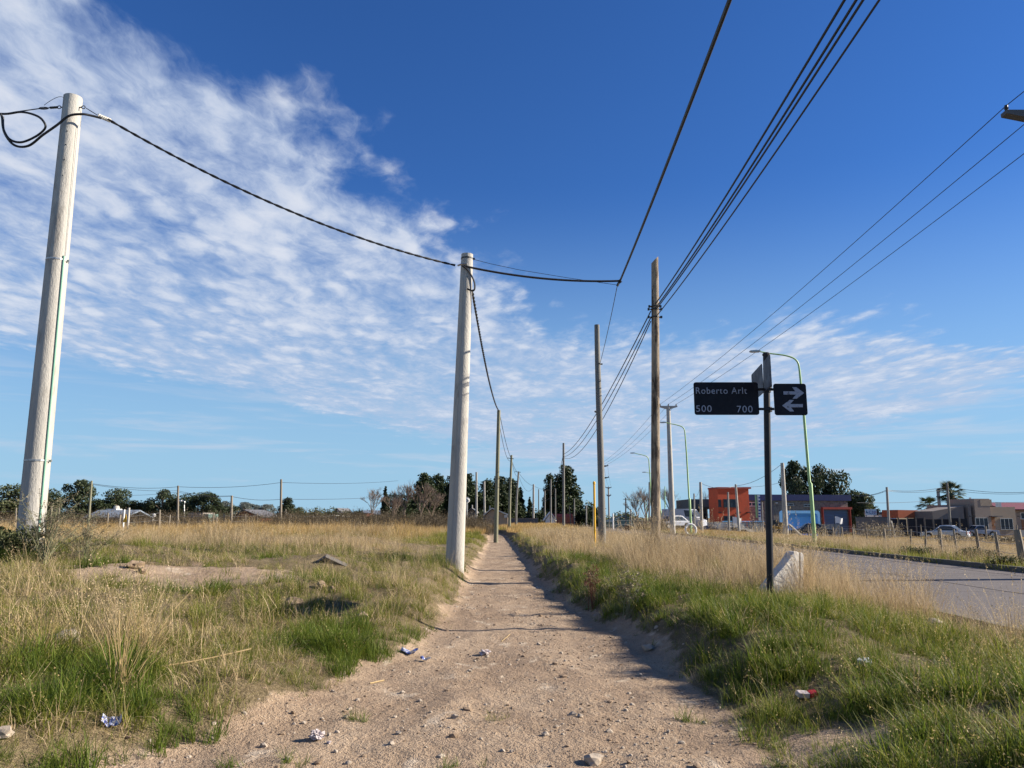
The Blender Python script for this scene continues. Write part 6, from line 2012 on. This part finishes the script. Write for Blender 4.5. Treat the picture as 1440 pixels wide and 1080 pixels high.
tag(MB().tube(smooth_path([a, mid, b], 6), [.004 + .002 * k / 12 for k in range(13)], 6).build('fallen_reed', M['reed'], smooth=True), 'long straw coloured reed lying across the short grass', 'reed')
a = on_ground(705, 903); b = on_ground(717, 893)
tag(MB().tube([a + Vector((0, 0, .006)), b + Vector((0, 0, .008))], .004, 5).build('twig', M['reed']), 'thin pale twig lying on the dirt path', 'twig')
a = on_ground(520, 962); b = on_ground(540, 958)
tag(MB().tube([a + Vector((0, 0, .006)), b + Vector((0, 0, .008))], .005, 5).build('twig', M['reed']), 'short pale straw lying on dirt near the grass edge', 'twig')

for i, (px, py, s, m, lab) in enumerate(((835, 1074, .045, 'stone', 'pale stone at the lower edge of the dirt path'), (1315, 884, .10, 'stone', 'pale stone in tall seeding grass near the road'), (912, 915, .055, 'stone', 'stone in the shade of the right-hand grass bank'),
                                    (90, 906, .10, 'stone', 'flat pale stone half sunk in dry grass below the concrete pole'), (104, 912, .07, 'stone', 'smaller pale stone touching the flat one in dry grass'), (2, 1036, .045, 'stone', 'pinkish pale stone at the edge of the green tufts'),
                                    (452, 828, .08, 'clod', 'jagged earth clod below the tilted slab'), (463, 833, .075, 'clod', 'rounded earth clod with a dark hollow beside it'), (190, 800, .10, 'clod', 'pointed earth clod on the bare patch of ground'), (200, 806, .07, 'clod', 'low earth clod at the foot of the pointed one'),
                                    (413, 853, .09, 'clod', 'broad earth clod in green grass'), (510, 872, .08, 'clod', 'flat earth clod under green blades'), (283, 902, .04, 'stone', 'small grey pebble left of the paper scrap'))):
    drop('stone' if m == 'stone' else 'earth_clod', rock_mesh('stone', M[m], 30 + i, 2, (1.2 * s, .9 * s, .75 * s), .3), px, py, lab, 'stone' if m == 'stone' else 'clod', .55, (0, 0, i * 1.3))
STN = [(427, 1018), (371, 1051), (265, 1066), (490, 1075), (566, 975), (590, 987), (573, 999), (683, 992), (816, 1008), (767, 1035), (472, 1058), (550, 1047), (620, 1066), (705, 960), (880, 1000), (660, 945), (560, 1032), (468, 974), (405, 1068), (900, 950), (795, 930), (640, 1010), (940, 1030), (720, 1058), (486, 1010)]
sm = [rock_mesh('stone', M['stone'], 60 + k, 2, (.024, .020, .016), .28) for k in range(4)]
for i, (px, py) in enumerate(STN):
    p = on_ground(px, py); o = link('path_stone', sm[i % 4]); k = random.uniform(.55, 1.1)
    o.scale = (k, k, k); o.location = (p.x, p.y, gz(p.x, p.y) + .006 * k); o.rotation_euler = (0, 0, random.uniform(0, 6))
    tag(o, 'small pale stone lying loose on the dirt path', 'stone', 'small stones on the dirt path')

# tilted slab in the grass
Y1 = 13.75
q = [at(457, 783, Y1), at(487, 797, Y1 + .05), at(476, 812, Y1 + .50), at(420, 808, Y1 + .40)]
nrm = (q[1] - q[0]).cross(q[3] - q[0]).normalized()
if nrm.y > 0: nrm = -nrm
mb = MB(); mb.add(q + [p - nrm * .075 for p in q], [(0, 1, 2, 3), (7, 6, 5, 4), (0, 4, 5, 1), (1, 5, 6, 2), (2, 6, 7, 3), (3, 7, 4, 0)])
tag(mb.build('tilted_slab', M['slab'], bevel=.01), 'broken concrete slab tilted out of the grassy hummock with a dark underside', 'slab')


def stems(name, label, cat, px, py, n, h, spread, m, r=.004, side=True, seed=1, leafm=None):
    p = on_ground(px, py); rr = random.Random(seed); st = MB()
    t = thing(name, label, cat, (p.x, p.y, gz(p.x, p.y)))
    lf = []
    for k in range(n):
        a = rr.uniform(0, 6.28); H = h * rr.uniform(.6, 1.1); d = abs(rr.gauss(0, spread))
        tip = Vector((math.cos(a) * d, math.sin(a) * d, H)); mid = tip * .5 + Vector((0, 0, H * .12))
        bs = Vector((rr.gauss(0, .03), rr.gauss(0, .03), -.02)); pts = smooth_path([bs, mid, tip], 4)
        st.tube(pts, [r * (1 - .6 * i / 8) for i in range(len(pts))], 5)
        if side:
            for j in range(4):
                b = pts[rr.randint(3, len(pts) - 1)]; dd = Vector((rr.gauss(0, 1), rr.gauss(0, 1), rr.uniform(.2, 1))).normalized() * H * rr.uniform(.1, .28)
                st.tube([b, b + dd], r * .5, 4)
                lf += [b + dd * f for f in (.4, .6, .8, 1.0)]
    st.build('stems', M[m], t)
    if leafm and lf:
        rg = np.random.default_rng(seed); V = []; F = []; T = []
        for c in lf:
            for _ in range(4):
                o = len(V); a = Vector(rg.normal(0, 1, 3)).normalized() * .012; b = Vector(rg.normal(0, 1, 3)).normalized() * .006; cc = c + Vector(rg.normal(0, .012, 3))
                V += [cc - a, cc + b, cc + a, cc - b]; F.append((o, o + 1, o + 2, o + 3)); T += [rg.random()] * 4
        o = link('seed_heads' if leafm == 'dock_seed' else 'leaves', np_mesh('leaves', V, F, M[leafm], {'tint': T}), t)
    return t


M['dock_seed'] = leaf_mat('dock_seed', (.10, .045, .025), (.22, .10, .06), trans=.15)
M['shrub_dark'] = leaf_mat('dark_shrub_leaf', (.035, .045, .015), (.10, .11, .045), trans=.2)
M['shrub_grey'] = leaf_mat('grey_brown_leaf', (.16, .13, .08), (.32, .26, .17), trans=.2)
stems('dock_plant', 'dead reddish brown dock plant on the bank at the path edge', 'weed', 832, 858, 9, .50, .13, 'dock', .005, True, 3, 'dock_seed')
stems('tall_weed', 'upright grey-green weed with bare stems on the bank', 'weed', 884, 868, 14, .55, .16, 'stem_grey', .004, True, 5, 'shrub_grey')
stems('dry_stalks', 'bunch of tall dry stalks rising from the green tufts', 'weed', 168, 985, 26, .50, .20, 'reed', .0028, False, 7, None)
stems('dry_stalks', 'thin dry stalks leaning near the flat pale stone', 'weed', 200, 930, 22, .50, .22, 'reed', .0026, False, 8, None)
stems('dry_stalks', 'pale dry stalks leaning out at the edge of the view', 'weed', 60, 930, 22, .45, .28, 'reed', .0026, False, 9, None)
stems('twiggy_shrub', 'tangled bare twiggy shrub at the foot of the left concrete pole', 'shrub', 62, 792, 46, .85, .45, 'stem_grey', .005, True, 11, 'shrub_grey')
stems('twiggy_shrub', 'low tangled shrub right of the left concrete pole', 'shrub', 120, 790, 34, .6, .42, 'stem_grey', .004, True, 12, 'shrub_grey')


def low_shrub(label, px, Y, s, seed, leaf, hs=1.0):
    X = gx(px, Y, 775); rr = random.Random(seed)
    t = thing('low_shrub', label, 'shrub', (X, Y, gz(X, Y)), 0, None)
    bl = []; mb = MB()
    for k in range(7):
        a = rr.uniform(0, 6.28); d = rr.uniform(0, .55) * s; r_ = rr.uniform(.22, .36) * s
        bl.append((d * math.cos(a), d * math.sin(a), r_ * .8 * hs, r_, r_, r_ * .85 * hs)); mb.tube([(0, 0, -.05), (d * math.cos(a), d * math.sin(a), r_ * hs)], .008, 5)
    mb.build('stems', M['stem_grey'], t)
    V, F, T = leaf_cloud(bl, 3000, .035 if Y < 30 else .06, np.random.default_rng(seed), .2)
    link('foliage', np_mesh('foliage', V, F, M[leaf], {'tint': T}), t)
low_shrub('dense dark low shrub at the edge of the field beside the concrete pole', 4, 12.2, .9, 21, 'shrub_dark', .9)
low_shrub('dark weedy shrub by the far fence across the road', 1372, 24.0, 1.1, 22, 'shrub_dark', .6)
low_shrub('low dark shrub on the far verge near the thick fence post', 1420, 20.2, 1.0, 23, 'shrub_dark', .6)
low_shrub('low dark weed clump midway along the far verge', 1300, 26.5, 1.0, 24, 'shrub_dark', .5)
low_shrub('brown weed clump in the dry field behind the fence', 1350, 44, 1.8, 25, 'shrub_grey', .5)
low_shrub('brown weed clump behind the thick fence post', 1415, 40, 2.0, 26, 'shrub_grey', .5)
low_shrub('weedy hump in front of the dark boundary wall', 1235, 62, 4.0, 27, 'shrub_grey', .7)
